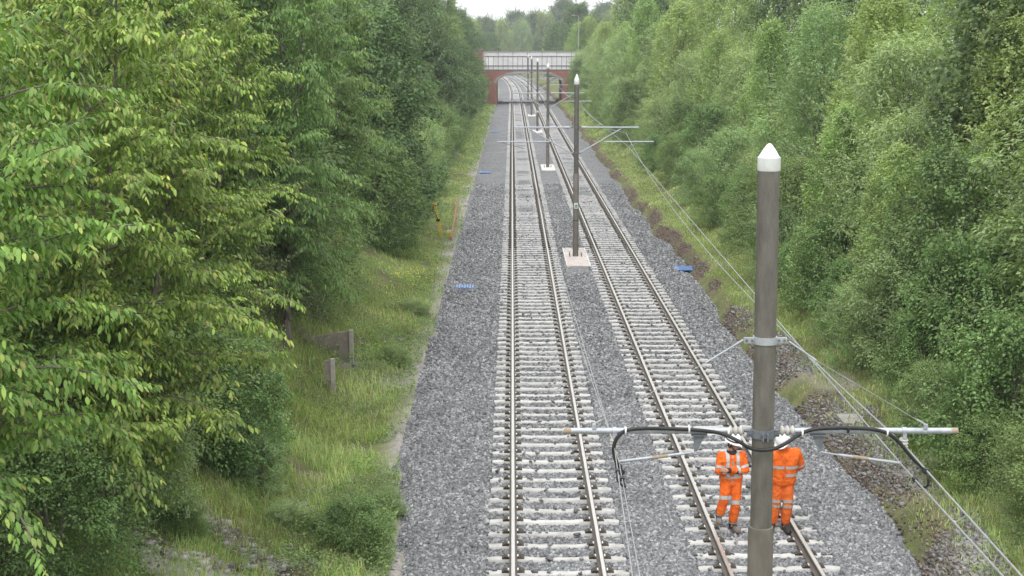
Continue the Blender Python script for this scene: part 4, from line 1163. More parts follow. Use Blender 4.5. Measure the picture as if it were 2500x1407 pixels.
def cherry_proto(seed, Ht, Rr, low, nlead, leafL, leafW, mat, tip_mat, dens=1.0, spread=.33, droopy=1.0):
    """wild cherry: a few upright leaders, long boughs in loose tiers, drooping leaves hanging along every twig"""
    r = np.random.RandomState(seed)
    tk = MB()
    Ps, Ds, Ns, Ls, tipf = [], [], [], [], []
    def twig(base, ax_, s, tl, t):
        sd = np.cross(ax_, [0, 0, 1]); sd /= max(1e-6, np.linalg.norm(sd))
        td = ax_ * (.7 + .4 * r.rand()) + sd * s * (.5 + .7 * r.rand()) + np.array([0, 0, r.uniform(-.35, .6)])
        td /= np.linalg.norm(td)
        nl = max(6, int(tl / .025))
        tt = (np.arange(nl) + r.rand(nl) * .8) / nl
        B_ = base + td * (tl * tt)[:, None] + np.array([0, 0, -1]) * (.25 * droopy * tl * tt * tt)[:, None] + r.randn(nl, 3) * .012
        sg = np.where(np.arange(nl) % 2 == 0, 1, -1)[:, None]
        s2 = np.cross(td, [0, 0, 1]); s2 /= max(1e-6, np.linalg.norm(s2))
        Ps.append(B_)
        Ds.append(td * (.45 + .55 * tt[:, None]) + s2 * sg * (.5 + .7 * r.rand(nl, 1)) + np.array([0, 0, -1]) * (.3 + .75 * r.rand(nl, 1)) * droopy + r.randn(nl, 3) * .12)
        Ns.append(np.array([[0, 0, 1.0]]) + s2 * sg * .45 + td * .25 + (r.rand(nl, 3) - .5) * .8)
        Ls.append(leafL * (.6 + .6 * r.rand(nl)) * (1 - .25 * tt)); tipf.append((tt > .72) & (r.rand(nl) > .45) & (t > .35))
        if r.rand() < .35: tk.tube([Vector(base), Vector(base + td * tl * .6 + np.array([0, 0, -.1 * tl]))], [.007, .003], 3, False)
    f0 = Vector((0, 0, low * .55))
    tk.tube([Vector((0, 0, 0)), f0 * .5 + Vector((.03, 0, 0)), f0], [.15, .125, .11], 9)
    for l in range(nlead):
        az0 = l * 2 * PI / nlead + r.rand() * .8
        hl = Ht * (1 if l == 0 else r.uniform(.72, .95)); sp = spread * hl * (.12 if l == 0 else r.uniform(.7, 1.1))
        lp = [Vector((sp * math.cos(az0) * t ** .8 + .10 * math.sin(7 * t + l + seed), sp * math.sin(az0) * t ** .8 + .10 * math.cos(6 * t + 2 * l), f0.z + (hl - f0.z) * t)) for t in np.linspace(0, 1, 10)]
        tk.tube(lp, [.048 * (1 - .9 * t) + .006 for t in np.linspace(0, 1, 10)], 7)
        nb = int((hl - low) / .17)
        for q in range(int((hl - low) / .16)):
            k = min(8.99, max(0, (low + (hl - low) * r.rand() - f0.z) / (hl - f0.z) * 9)); i = int(k); a_ = r.rand() * 6.28
            twig(np.array(lp[i].lerp(lp[i + 1], k - i)), np.array([math.cos(a_) * .9, math.sin(a_) * .9, .4]), 0, r.uniform(.35, .8), .3)
        for b in range(nb):
            u = (b + r.rand()) / nb; z0 = low + (hl * .98 - low) * u
            k = min(8.99, max(0, (z0 - f0.z) / (hl - f0.z) * 9)); i = int(k)
            p = np.array(lp[i].lerp(lp[i + 1], k - i))
            az = b * 2.399 + l + r.rand() * .9
            if l and r.rand() < .6: az = az0 + r.uniform(-1.3, 1.3)
            ln = Rr * .64 * (1 - .6 * u ** 1.5) * r.uniform(.45, 1.25); el = R(r.uniform(8, 52) + 18 * u); st = ln / 8
            pts = [p.copy()]
            for q in range(8):
                el -= R(3.6) * droopy + R(3) * r.rand(); az += R(r.uniform(-13, 13))
                p = p + st * np.array([math.cos(az) * math.cos(el), math.sin(az) * math.cos(el), math.sin(el)]); pts.append(p.copy())
            tk.tube([Vector(q) for q in pts], [.019 * (1 - u * .5) * (1 - .9 * k_ / 8) + .003 for k_ in range(9)], 4, False)
            for q in range(3):                      # leafy tufts close along the bough
                k_ = r.randint(2, 8); c_ = pts[k_] + r.randn(3) * .08; nl = 34
                dv_ = unit(r.randn(nl, 3) + np.array([0, 0, .3]))
                Ps.append(c_ + dv_ * (.10 + .24 * r.rand(nl, 1)) * np.array([1, 1, .7]))
                Ds.append(dv_ * .8 + np.array([0, 0, -1]) * (.5 + .6 * r.rand(nl, 1)) + r.randn(nl, 3) * .25)
                Ns.append(np.array([[0, 0, 1.0]]) + dv_ * .5 + r.randn(nl, 3) * .35)
                Ls.append(leafL * (.5 + .5 * r.rand(nl))); tipf.append(np.zeros(nl, bool))
            nt_ = max(6, int(ln / .105 * dens))
            for q in range(nt_):
                t = .10 + .9 * (q + r.rand() * .6) / nt_
                i = min(7, int(t * 8)); f = min(1, t * 8 - i)
                base = pts[i] * (1 - f) + pts[i + 1] * f; ax_ = pts[i + 1] - pts[i]; ax_ /= np.linalg.norm(ax_)
                if t > .93: twig(base, ax_, 0, .32, t)
                else: twig(base, ax_, 1 if q % 2 else -1, (.25 + .75 * r.rand()) * (1.0 - .5 * t) * min(1.0, ln * .5), t)
    P = np.concatenate(Ps); D = unit(np.concatenate(Ds)); Nn = unit(np.concatenate(Ns)); L = np.concatenate(Ls); tf = np.concatenate(tipf)
    V, T = leaves_full(P, D, Nn, L, L * leafW / leafL)
    print('cherry leaves', len(P))
    return np_mesh('crown', V, T, [M[mat], M[tip_mat]], np.repeat(tf.astype(int), 4)), tk.mesh('trunk', [M['bark']])

def bushy_proto(seed, Ht, Rr, ncl, lpc, L, Wr, mat, low=.04, style='round', clr=.2, stems=1, shoots=.9, tipmat=None):
    """crown of many leafy boughs; every bough a shell of leaves thick on its upper side"""
    r = np.random.RandomState(seed)
    tk = MB(); cents = []
    for c in range(ncl):
        t = low + (1 - low) * ((c + r.rand()) / ncl)
        pr = math.sin(PI * min(1, .16 + .80 * t)) ** .62
        if style == 'tall': pr = (1 - t ** 1.6) ** .6 * .92 + .1
        if style == 'shrub': pr = math.sin(PI * min(1, .26 + .68 * t)) ** .55
        az = c * 2.399 + r.rand() * .8
        rad = Rr * pr * (.30 + .70 * math.sqrt(r.rand())) * (.85 + .25 * math.sin(3 * az + seed))
        cents.append((rad * math.cos(az), rad * math.sin(az), Ht * t * .93))
    cents = np.array(cents)
    for s_ in range(stems):
        a0 = s_ * 2 * PI / stems + seed; off = 0 if stems == 1 else .22
        tp = [Vector((off * math.cos(a0) + t * .5 * math.cos(a0) * (stems > 1) + .1 * math.sin(6 * t + seed), off * math.sin(a0) + t * .5 * math.sin(a0) * (stems > 1), Ht * .88 * t)) for t in np.linspace(0, 1, 7)]
        tk.tube(tp, [(.12 if stems == 1 else .05) * Ht / 8 * (1 - .88 * t) + .008 for t in np.linspace(0, 1, 7)], 7)
        for c in range(s_, ncl, max(1, stems * (ncl // 26))):
            e = Vector(cents[c]); z = max(.1, e.z * .62); k = min(5.99, z / (Ht * .88) * 6); i = int(k)
            b = tp[i].lerp(tp[i + 1], k - i); m_ = b.lerp(e, .5) + Vector((0, 0, .06 * Ht * r.rand()))
            tk.tube([b, m_, e], [.028 * Ht / 8 + .006, .018 * Ht / 8 + .004, .004], 4, False)
    n = ncl * lpc
    ci = np.repeat(np.arange(ncl), lpc)
    csz = (clr * Rr * (.65 + .75 * r.rand(ncl)))[ci]
    dv = unit(r.randn(n, 3) + np.array([0, 0, .45]))
    out = cents[ci] * np.array([1, 1, 0]); out = unit(out + 1e-6)
    sq = {'round': (1, 1, .62), 'tall': (.8, .8, 1.25), 'shrub': (1, 1, .7)}[style]
    rr = (.35 + .65 * r.rand(n) ** .6)
    P = cents[ci] + dv * (csz * rr)[:, None] * np.array(sq)
    P[:, 2] = np.maximum(P[:, 2], .03 + .2 * r.rand(n))
    Nn = unit(dv * .75 + np.array([0, 0, .75]) + r.randn(n, 3) * .42)
    ax_ = unit(out * .7 + dv * .6 + r.randn(n, 3) * .55 + (np.array([0, 0, .5]) if style == 'tall' else np.array([0, 0, -.45])))
    D = unit(ax_ - Nn * (np.sum(ax_ * Nn, 1))[:, None] * .8)
    Ll = L * (.6 + .7 * r.rand(n))
    # young shoots breaking the outline
    nsh = int(ncl * shoots); ns = 26
    if nsh:
        sc_ = cents[r.randint(0, ncl, nsh)]
        o2 = unit(sc_ * np.array([1, 1, 0]) + 1e-6)
        sdv = unit(o2 * r.uniform(.1, 1.1, (nsh, 1)) + np.array([0, 0, .9]) + r.randn(nsh, 3) * .4)
        sl_ = Rr * r.uniform(.22, .52, nsh); st0 = sc_ + sdv * (clr * Rr * .5)
        for k in range(nsh): tk.tube([Vector(st0[k]), Vector(st0[k] + sdv[k] * sl_[k] * .9)], [.008, .003], 3, False)
        tt = np.tile(np.linspace(.1, 1, ns), nsh); si = np.repeat(np.arange(nsh), ns)
        P2 = st0[si] + sdv[si] * (sl_[si] * tt)[:, None]
        rd = r.randn(nsh * ns, 3); rd = unit(rd - sdv[si] * np.sum(rd * sdv[si], 1)[:, None])
        D2 = unit(rd + sdv[si] * .55 + np.array([0, 0, -.25])); N2 = unit(np.array([[0, 0, 1.0]]) + sdv[si] * .6 + r.randn(nsh * ns, 3) * .35)
        N2 = unit(N2 - D2 * np.sum(N2 * D2, 1)[:, None])
        P = np.concatenate([P, P2]); D = np.concatenate([D, D2]); Nn = np.concatenate([Nn, N2]); Ll = np.concatenate([Ll, L * (.7 + .6 * r.rand(nsh * ns)) * (1.1 - .45 * tt)])
        rr = np.concatenate([rr, np.ones(nsh * ns)]); dv = np.concatenate([dv, np.tile([[0, 0, 1.0]], (nsh * ns, 1))]); n = len(P)
    V, T = leaves_simple(P, D, Nn, Ll, Ll * Wr)
    mi = None; mats = [M[mat]]
    if tipmat:
        mats.append(M[tipmat]); mi = np.repeat(((rr > .8) & (dv[:, 2] > .2) & (r.rand(n) > .5)).astype(int), 2)
    return np_mesh('crown', V, T, mats, mi), tk.mesh('trunk', [M['bark']])

PROTO = {
 'cherry1': cherry_proto(11, 9.6, 3.9, 3.1, 4, .116, .054, 'cherry', 'cherry_tip', 1.0, .24),
 'cherry2': cherry_proto(23, 10.2, 3.5, 1.5, 4, .118, .053, 'cherry', 'cherry_tip', .95, .24),
 'cherry3': cherry_proto(37, 12.3, 3.3, 1.6, 4, .125, .043, 'cherry_dark', 'cherry', .9, .13, 1.3),
 'maple1': bushy_proto(3, 9.5, 3.0, 150, 190, .15, .75, 'maple', .03, 'round', .24),
 'maple2': bushy_proto(4, 8.5, 2.8, 140, 180, .15, .75, 'maple', .03, 'round', .25),
 'birch1': bushy_proto(5, 9.0, 2.3, 140, 170, .11, .65, 'birch', .03, 'tall', .21, 1, 1.2),
 'birch2': bushy_proto(6, 7.8, 2.1, 130, 160, .11, .65, 'birch', .03, 'tall', .22, 1, 1.3),
 'willow1': bushy_proto(7, 8.0, 2.6, 140, 170, .15, .30, 'willow', .03, 'tall', .21, 1, 1.3),
 'willow2': bushy_proto(8, 6.5, 2.4, 140, 180, .14, .32, 'willow', .03, 'round', .24),
 'hawthorn': bushy_proto(9, 4.2, 2.1, 130, 190, .075, .7, 'hawthorn', .03, 'shrub', .24, 3),
 'elder': bushy_proto(10, 4.6, 2.2, 130, 170, .10, .5, 'elder', .03, 'shrub', .25, 3),
 'hazel1': bushy_proto(12, 3.6, 1.8, 120, 150, .085, .72, 'bramble', .02, 'shrub', .24, 4, 1.1, 'hawthorn'),
 'hazel2': bushy_proto(13, 5.2, 2.0, 130, 160, .095, .70, 'hazel', .02, 'round', .23, 3, 1.2, 'hawthorn'),
 'sallow': bushy_proto(14, 4.6, 1.9, 120, 160, .10, .42, 'willow', .02, 'shrub', .23, 4, 1.3, 'birch'),
}
LOOK = {'cherry1': 'wild cherry', 'cherry2': 'wild cherry', 'cherry3': 'tall cherry', 'maple1': 'dark broad-leaved tree', 'maple2': 'dark broad-leaved tree', 'birch1': 'yellowish green birch', 'birch2': 'yellowish green birch',
        'willow1': 'grey-green willow', 'willow2': 'grey-green willow', 'hawthorn': 'fine-leaved hawthorn bush', 'elder': 'brownish green bush', 'hazel1': 'leafy green bush', 'hazel2': 'leafy green bush', 'sallow': 'pale sallow bush'}
BUSHY = {'hawthorn', 'elder', 'hazel1', 'hazel2', 'sallow'}
trng = random.Random(17)
def plant(kind, x, y, sc=1.0, label=None, group='trees and bushes on the banks', rz=None, dz=-.12, sz=None):
    bush = kind in BUSHY
    z = float(gh(x, y)) + dz
    o = empty('bush' if bush else 'tree', (x, y, z), label, 'bush' if bush else 'tree', group, trng.uniform(0, 6.28) if rz is None else rz)
    k = sc; o.scale = (k, k, k * (sz or 1))
    c, t = PROTO[kind]
    link('crown', c, o); link('stem' if bush else 'trunk', t, o)
    return o

ROWS = ['at the foot of', 'halfway up', 'along the top of']
STN = [(30, 'a little past the two workers'), (37, 'midway to the second mast'), (44.5, 'short of the second mast'), (51.5, 'just before the second mast'), (59, 'beside the second mast'), (67, 'just past the second mast'),
       (76, 'between second and third masts'), (86, 'short of the third mast'), (96, 'beside the third mast'), (107, 'past the third mast'), (119, 'between third and fourth masts'), (132, 'short of the fourth mast'),
       (146, 'beside the fourth mast'), (161, 'past the fourth mast'), (177, 'beside the fifth mast'), (193, 'past the fifth mast'), (205, 'beside the farthest mast'), (215.5, 'close to the brick bridge')]
# the big cherries and the tall dark trees on the left, each placed by hand
plant('cherry1', -6.35, 15.2, 1.0, 'nearest wild cherry, its bright drooping leaves filling the left edge of the view', rz=.4)
plant('cherry2', -6.2, 21.0, 1.0, 'second wild cherry from the camera, behind the nearest one on the left bank', rz=2.0)
plant('cherry1', -9.3, 27.0, 1.05, 'wild cherry higher up the left bank behind the two nearest cherries', rz=3.1)
plant('cherry2', -6.9, 29.5, .98, 'light green wild cherry on the left bank just behind the brown concrete panel', rz=4.4)
plant('cherry3', -5.9, 36.5, 1.0, 'tall cherry with a bare upper trunk showing, left bank beyond the light green cherries', rz=.2)
plant('cherry3', -6.4, 46.0, .95, 'drooping narrow-leaved cherry on the left bank, next to the tall dark tree', rz=2.6)
plant('maple1', -6.3, 61.0, 1.05, 'tall dark tree overhanging the left verge beside the yellow tripod', rz=1.0)
plant('hawthorn', -7.4, 20.2, .95, 'fine-leaved hawthorn bush at the bottom left corner, below the nearest cherry', rz=1.0)
plant('elder', -7.4, 31.5, .9, 'brownish green bush under the cherries behind the brown concrete panel', rz=.5)
plant('hazel1', -6.3, 25.0, .85, 'dark leafy bush under the second cherry, at the edge of the rough grass', rz=2)
plant('hazel1', -6.9, 28.5, .8, 'leafy bush left of the pale concrete post', rz=4)
plant('hawthorn', -6.2, 42.0, .9, 'hawthorn bush behind the brown concrete panel, under the tall cherry', rz=3)
plant('elder', -7.0, 39.0, 1.0, 'brownish bush between the tall cherry and the concrete panel', rz=2.2)
plant('hazel1', -5.7, 26.0, .62, 'rounded leafy bush under the nearest cherry, standing in the rough grass', rz=5)
plant('sallow', -6.1, 22.4, .6, 'pale young bush left of the broken slabs, at the lower left', rz=1.5)
plant('hawthorn', -6.4, 18.6, .62, 'low hawthorn bush at the bottom left edge, in front of the taller one', rz=2.5)
plant('hazel1', -5.4, 27.2, .7, 'dense leafy bush between the cherries and the pale concrete post', rz=.7)
plant('hazel2', -9.2, 24.0, .9, 'shaded leafy bush deep behind the nearest cherries', rz=2.2)
plant('maple2', -11.5, 22.0, 1.0, 'dark tree at the far left edge behind the nearest cherry', rz=2.9)
LK = {0: ['maple2', 'hazel2', 'maple1', 'elder', 'hazel2', 'maple2', 'sallow', 'maple1', 'hazel2', 'hawthorn', 'maple2', 'sallow'],
      1: ['maple1', 'birch1', 'maple2', 'willow1', 'cherry3', 'maple1', 'birch2', 'maple2'],
      2: ['maple2', 'willow1', 'maple1', 'birch1', 'maple1', 'cherry3']}
RK = {0: ['hazel1', 'sallow', 'hazel2', 'hawthorn', 'sallow', 'birch2', 'hazel2', 'willow2', 'sallow', 'hazel1', 'birch2', 'hazel2'],
      1: ['hazel2', 'willow2', 'birch2', 'hazel2', 'birch1', 'willow1', 'birch2', 'maple2', 'willow1', 'birch1'],
      2: ['birch1', 'willow1', 'maple1', 'birch1', 'willow1', 'birch2', 'maple2']}
for i, (y, nm_) in enumerate(STN):
    for row in (0, 1, 2):
        # left bank
        if not (y < 58 and row == 0) and not (y < 34):
            k = LK[row][(i * 5 + row * 3) % len(LK[row])]
            x = (-6.1, -9.0, -13.0)[row] + trng.uniform(-.5, .5); s = (.8, .95, 1.05)[row] * trng.uniform(.9, 1.15)
            if k in BUSHY and row == 0: s *= 1.15; x += .5
            if y > 90: s *= (1.12, 1.32, 1.35)[row]
            plant(k, x - float(curve_off(y)), y + trng.uniform(-1.5, 1.5), s, '%s %s the left bank, %s' % (LOOK[k], ROWS[row], nm_))
        k = RK[row][(i * 5 + row) % len(RK[row])]
        x = (10.1, 12.6, 16.5)[row] + trng.uniform(-.5, .5); s = (.85, 1.0, 1.1)[row] * trng.uniform(.9, 1.15)
        if row == 0 and k not in BUSHY: s *= .78
        if y < 40: x += .2
        if y > 100: s *= (1.05, 1.28, 1.3)[row]
        plant(k, x, y + trng.uniform(-1.5, 1.5), s, '%s %s the right bank, %s' % (LOOK[k], ROWS[row], nm_))
# lower bushes filling the gaps along the verges
for j, (y, nm_) in enumerate(STN[3:]):
    k = ('hazel1', 'sallow', 'hawthorn', 'hazel1')[j % 4]
    plant(k, -5.0 - trng.uniform(0, .4), y + 4.5 + .03 * y, trng.uniform(.55, .75), 'low %s edging the left verge, %s' % (LOOK[k], nm_))
for j, (y, nm_) in enumerate(STN):
    k = ('hawthorn', 'hazel1', 'sallow')[j % 3]
    plant(k, 9.3 + trng.uniform(0, .5), y + 3.8 + .03 * y, trng.uniform(.55, .8), 'low %s edging the right verge, %s' % (LOOK[k], nm_))
NR = [('hazel2', 11.4, 24.5, 1.0, 'leafy bush at the lower right corner, nearest on the right bank'), ('hazel1', 9.6, 26.5, .85, 'low green bush near the lower right corner, beside the wires'), ('hazel2', 12.8, 29.0, 1.2, 'large green bush at the right edge, above the grey concrete cover'),
      ('birch1', 15.5, 33, 1.0, 'yellowish green birch at the upper right edge, nearest tree on the right'), ('maple2', 14.2, 39.5, 1.05, 'darker broad-leaved tree behind the near mast top, right side'), ('hazel2', 10.6, 33.8, 1.0, 'rounded green bush right of the near mast, above the soil bank'),
      ('sallow', 11.6, 41.0, 1.1, 'pale sallow bush right of the near mast cap'), ('birch2', 12.4, 48.0, 1.1, 'feathery light birch between the two nearest masts, right bank'), ('willow1', 12.0, 55.5, 1.05, 'grey-green willow above the blue cover, right bank')]
for a in NR: plant(*a)
# trees on the sides of the line beyond the bridge
FARK = ['maple1', 'birch1', 'willow1', 'maple2', 'birch2']
for i in range(44):
    y = 246 + (i // 4) * 22 + trng.uniform(-4, 4); q = i % 4
    x = (-7.5, -14, 11.5, 18)[q] + trng.uniform(-1, 1) - float(curve_off(y))
    plant(FARK[(i * 7 + q) % 5], x, y, trng.uniform(1.0, 1.35), 'hazy green tree beyond the brick bridge', 'hazy trees beyond the brick bridge')
for i in range(26):
    plant(FARK[(i * 3) % 5], -34 + i * 2.6 + trng.uniform(-1, 1), 455 + trng.uniform(0, 50) + 8 * (i % 2), trng.uniform(1.75, 2.2), 'pale hazy tree in the far row closing the view above the bridge', 'far row of trees above the bridge')
for i in range(10):
    y = 244 + trng.uniform(0, 6)
    plant(FARK[(i * 3 + 1) % 5], (-10 - i * 2.4) if i % 2 else (13 + i * 2.2), y, trng.uniform(1.05, 1.3), 'tree standing right behind an end of the brick bridge', 'trees at the bridge ends')

plant('maple1', 13.4, 292, 1.45, 'tallest dark tree against the sky, right of the gap above the bridge', sz=1.1)
plant('maple2', 11.0, 330, 1.5, 'dark rounded tree just left of the tallest one, above the bridge')
plant('maple1', 1.5, 520, 2.3, 'large pale hazy tree closing the line of sight above the bridge', sz=1.0)
plant('maple2', -5.0, 500, 2.2, 'second pale hazy tree closing the view, left of the larger one')
plant('birch1', -9.0, 330, 1.45, 'pale tree at the left side of the sky gap above the bridge')
plant('maple2', -6.4, 380, 1.5, 'hazy tree low in the middle of the sky gap above the bridge')
plant('hazel2', 10.4, 216.5, 1.15, 'leafy bush covering the right foot of the brick bridge')
plant('sallow', 11.0, 219.0, 1.5, 'tall pale bush against the right end of the white parapet')
plant('birch2', 13.2, 217.5, 1.1, 'birch standing in front of the right end of the bridge')
plant('hazel2', -5.5, 216.0, .95, 'leafy bush covering the left foot of the brick bridge')
plant('hawthorn', -7.2, 218.0, 1.5, 'hawthorn below the brick pier of the bridge')
for k_, (x_, y_, s_, l_) in enumerate(((8.9, 25.5, .42, 'small leafy bush beside the soil edge at the lower right corner'), (8.9, 29.2, .45, 'small bush just behind the grey concrete cover'), (9.6, 31.6, .62, 'leafy bush between the concrete cover and the larger bushes'), (9.0, 36.0, .5, 'small bush above the soil edge right of the near mast'), (9.4, 39.0, .62, 'low spreading bush above the soil edge, behind the near mast'), (9.2, 43.5, .55, 'small pale bush near the overhead wires on the right bank'), (9.3, 27.4, .6, 'spreading leafy bush between the lower right corner and the grey concrete cover'), (9.9, 34.0, .75, 'bushy shrub on the right bank just right of the near mast collar'), (9.0, 47.5, .5, 'low bush on the right bank before the blue cover'), (9.1, 23.2, .5, 'low bush at the very bottom right, beside the grass'))):
    plant(('hazel1', 'hawthorn', 'hazel1', 'sallow')[k_ % 4], x_, y_, s_, l_)
# grass and weeds on the verges
def verge_points(n, seed, side, y0, y1, dmax, p=1.6):
    r = np.random.RandomState(seed); u = r.rand(n)
    a, b = y0 ** (1 - p), y1 ** (1 - p)
    y = (a + u * (b - a)) ** (1 / (1 - p))
    d = r.rand(n) ** 1.15 * dmax
    if side < 0: x = edge_l(y) - .08 - d
    else: x = edge_r(y) + .18 + d
    return r, x, y, d
def blades(n, seed, side, y0, y1, dmax, hmin, hmax, name, label, mat='grass', patch=None):
    r, x, y, d = verge_points(n, seed, side, y0, y1, dmax)
    dens = vnoise(x, y, 1.1, 14 if side < 0 else 31) + .25 * (vnoise(x, y, .4, 33) - .5)
    keep = dens < (.74 if side < 0 else .95)
    if side > 0: keep &= ~((d < .30 + .62 * sstep((50 - y) / 14) + .8 * (vnoise(x, y, 1.6, 11) - .5)) & (r.rand(n) > .22))
    else: keep &= ~((d < .45) & (r.rand(n) > .3))
    if side < 0: keep &= ~((vnoise(x, y, 1.8, 19) > .66) & (d < 2.2) & (y < 38) & (r.rand(n) > .2))
    else: keep &= ~((vnoise(x, y, 1.5, 29) > .60) & (d < 1.7) & (y < 42) & (r.rand(n) > .45))
    if patch: keep &= vnoise(x, y, 1.9, patch) + .15 * (r.rand(n) - .5) > .60
    x, y, d = x[keep], y[keep], d[keep]; n = len(x)
    z = gh(x, y) - .02
    tall = vnoise(x, y, 1.7, 41); h = (hmin + (hmax - hmin) * r.rand(n) * (.35 + 1.0 * tall)) * np.clip(1.25 - y / 90, .55, 1) * np.minimum(1, .45 + d * .6)
    wd = np.maximum(.007, y * .00017) * (.7 + .6 * r.rand(n))
    a = r.rand(n) * 2 * PI; lean = h * (.25 + .75 * r.rand(n) ** 1.3)
    wind = vnoise(x, y, 2.5, 44) * 6.28
    a = np.where(r.rand(n) > .5, wind + r.randn(n) * .6, a)
    ca, sa = np.cos(a), np.sin(a); q = r.rand(n) * PI; px_, py_ = np.cos(q) * wd, np.sin(q) * wd * .5
    B_ = np.stack([x, y, z], 1); s = np.stack([px_, py_, 0 * px_], 1)
    m_ = B_ + np.stack([ca * lean * .32, sa * lean * .32, h * .62], 1); t = B_ + np.stack([ca * lean, sa * lean, h * (.95 - .35 * (lean / h))], 1)
    V = np.stack([B_ - s, B_ + s, m_ + s * .8, m_ - s * .8, t], 1).reshape(-1, 3)
    T = (np.arange(n)[:, None, None] * 5 + np.array([(0, 1, 2), (0, 2, 3), (3, 2, 4)])[None]).reshape(-1, 3)
    put(link(name, np_mesh(name, V, T, M[mat])), label, 'grass', kind='stuff')
blades(125000, 51, -1, 17.5, 228, 6.4, .10, .50, 'verge_grass', 'rough green grass covering the left verge and bank foot')
blades(90000, 52, 1, 17.5, 228, 3.6, .08, .42, 'verge_grass', 'rough green grass covering the right bank foot above the bare soil')
blades(36000, 55, -1, 17.5, 120, 6.0, .15, .55, 'dry_grass', 'straw coloured dry grass in patches on the left verge', 'straw', 47)
blades(26000, 56, 1, 17.5, 120, 3.4, .12, .45, 'dry_grass', 'straw coloured dry grass in patches on the right bank', 'straw', 48)
def weeds(n, seed, side, y0, y1, dmax, L, mat, name, label, sc, thr, hh, dmin=0):
    r, x, y, d = verge_points(n, seed, side, y0, y1, dmax)
    c = vnoise(x, y, sc, seed) ; keep = (c > thr) & (d > dmin)
    x, y, c, d = x[keep], y[keep], c[keep], d[keep]; n = len(x)
    z = gh(x, y) + hh * r.rand(n) * np.clip((c - thr) / .18, 0, 1)
    P = np.stack([x, y, z], 1)
    Nn = unit(np.array([[0, 0, 1.0]]) + r.randn(n, 3) * .45); D = unit(r.randn(n, 3) * np.array([1, 1, .4])); D = unit(D - Nn * np.sum(D * Nn, 1)[:, None])
    Ll = np.maximum(L, y * .0011) * (.6 + .7 * r.rand(n))
    V, T = leaves_simple(P, D, Nn, Ll, Ll * .6)
    put(link(name, np_mesh(name, V, T, M[mat])), label, 'weeds', kind='stuff')
weeds(110000, 61, -1, 17.5, 210, 5.8, .055, 'bramble', 'verge_weeds', 'low leafy weeds among the grass of the left verge', .9, .50, .42)
weeds(40000, 64, -1, 17.5, 90, 5.8, .075, 'hawthorn', 'tall_weeds', 'taller pale weeds standing in the left verge grass', 1.6, .62, .55)
weeds(40000, 62, 1, 17.5, 210, 3.8, .055, 'hawthorn', 'verge_weeds', 'low leafy weeds among the grass of the right bank', 1.0, .55, .45, .55)
weeds(26000, 63, -1, 18, 90, 1.5, .05, 'hawthorn', 'edge_weeds', 'patches of weeds creeping over the left ballast edge', 1.3, .62, .22)
# yellow flowers on the left verge
r_ = np.random.RandomState(77); c = hit(1000, 690); n = 90
x = c.x + r_.randn(n) * .55; y = c.y + r_.randn(n) * 1.5; P = np.stack([x, y, gh(x, y) + .28 + .12 * r_.rand(n)], 1)
Nn = unit(np.array([[0, 0, 1.0]]) + r_.randn(n, 3) * .4); D = unit(np.cross(Nn, unit(r_.randn(n, 3))))
V, T = leaves_simple(P, D, Nn, .06 + .04 * r_.rand(n), .05)
put(link('yellow_wildflowers', np_mesh('yellow_wildflowers', V, T, M['flower'])), 'sprinkle of yellow wildflowers in the left verge grass', 'flowers', kind='stuff')
# bare earth clods and rubble on the right soil bank, and gravel on the left foot
def clods(n, seed, side, y0, y1, d0, d1, s0, s1, mats, name, label, thr):
    r = np.random.RandomState(seed); u = r.rand(n); y = 1 / (1 / y0 - u * (1 / y0 - 1 / y1)); d = d0 + (d1 - d0) * r.rand(n)
    x = (edge_r(y) + d) if side > 0 else (edge_l(y) - d)
    k = vnoise(x, y, 1.6, 11) + .3 * (r.rand(n) - .5) > thr; x, y = x[k], y[k]; n = len(x)
    sz = s0 + (s1 - s0) * r.rand(n) ** 2.5
    base = np.array([(-1, -1, -1), (1, -1, -1), (1, 1, -1), (-1, 1, -1), (-1, -1, 1), (1, -1, 1), (1, 1, 1), (-1, 1, 1)], float)
    P = base[None] * (1 + (r.rand(n, 8, 3) - .5) * 1.0) * (sz[:, None, None] * np.array([1.15, 1, .65])[None, None])
    a = r.rand(n) * 6.28; ca, sa = np.cos(a)[:, None], np.sin(a)[:, None]; X_, Y_ = P[:, :, 0].copy(), P[:, :, 1].copy()
    P[:, :, 0] = X_ * ca - Y_ * sa; P[:, :, 1] = X_ * sa + Y_ * ca; P[:, :, 2] += P[:, :, 0] * (r.rand(n, 1) - .5)
    P += np.stack([x, y, gh(x, y) + sz * .2], 1)[:, None, :]
    fq = np.array([(0, 3, 2, 1), (4, 5, 6, 7), (0, 1, 5, 4), (1, 2, 6, 5), (2, 3, 7, 6), (3, 0, 4, 7)])
    put(link(name, np_mesh(name, P.reshape(-1, 3), (np.arange(n)[:, None, None] * 8 + fq[None]).reshape(-1, 4), mats)), label, name.split('_')[-1], kind='stuff')
M['rubble_stone'] = leaf_mat('dirty_stone', [(.09, .085, .08), (.15, .145, .14), (.22, .215, .21), (.32, .31, .30)], 0.0)
M['clod'] = leaf_mat('earth_clod', [(.06, .045, .035), (.105, .08, .062), (.16, .125, .10), (.24, .20, .17)], 0.0)
clods(24000, 71, 1, 17, 110, -.12, .5, .007, .030, M['clod'], 'earth_clods', 'broken brown soil and roots along the cut edge of the right bank', .42)
clods(14000, 72, 1, 17, 50, .1, 1.3, .012, .042, M['rubble_stone'], 'spilled_stones', 'old ballast stones scattered over the soil of the right bank', .46)
clods(5000, 73, -1, 17, 60, -.1, 2.0, .015, .045, M['stone'], 'spilled_stones', 'stray ballast stones on the foot of the left verge', .62)
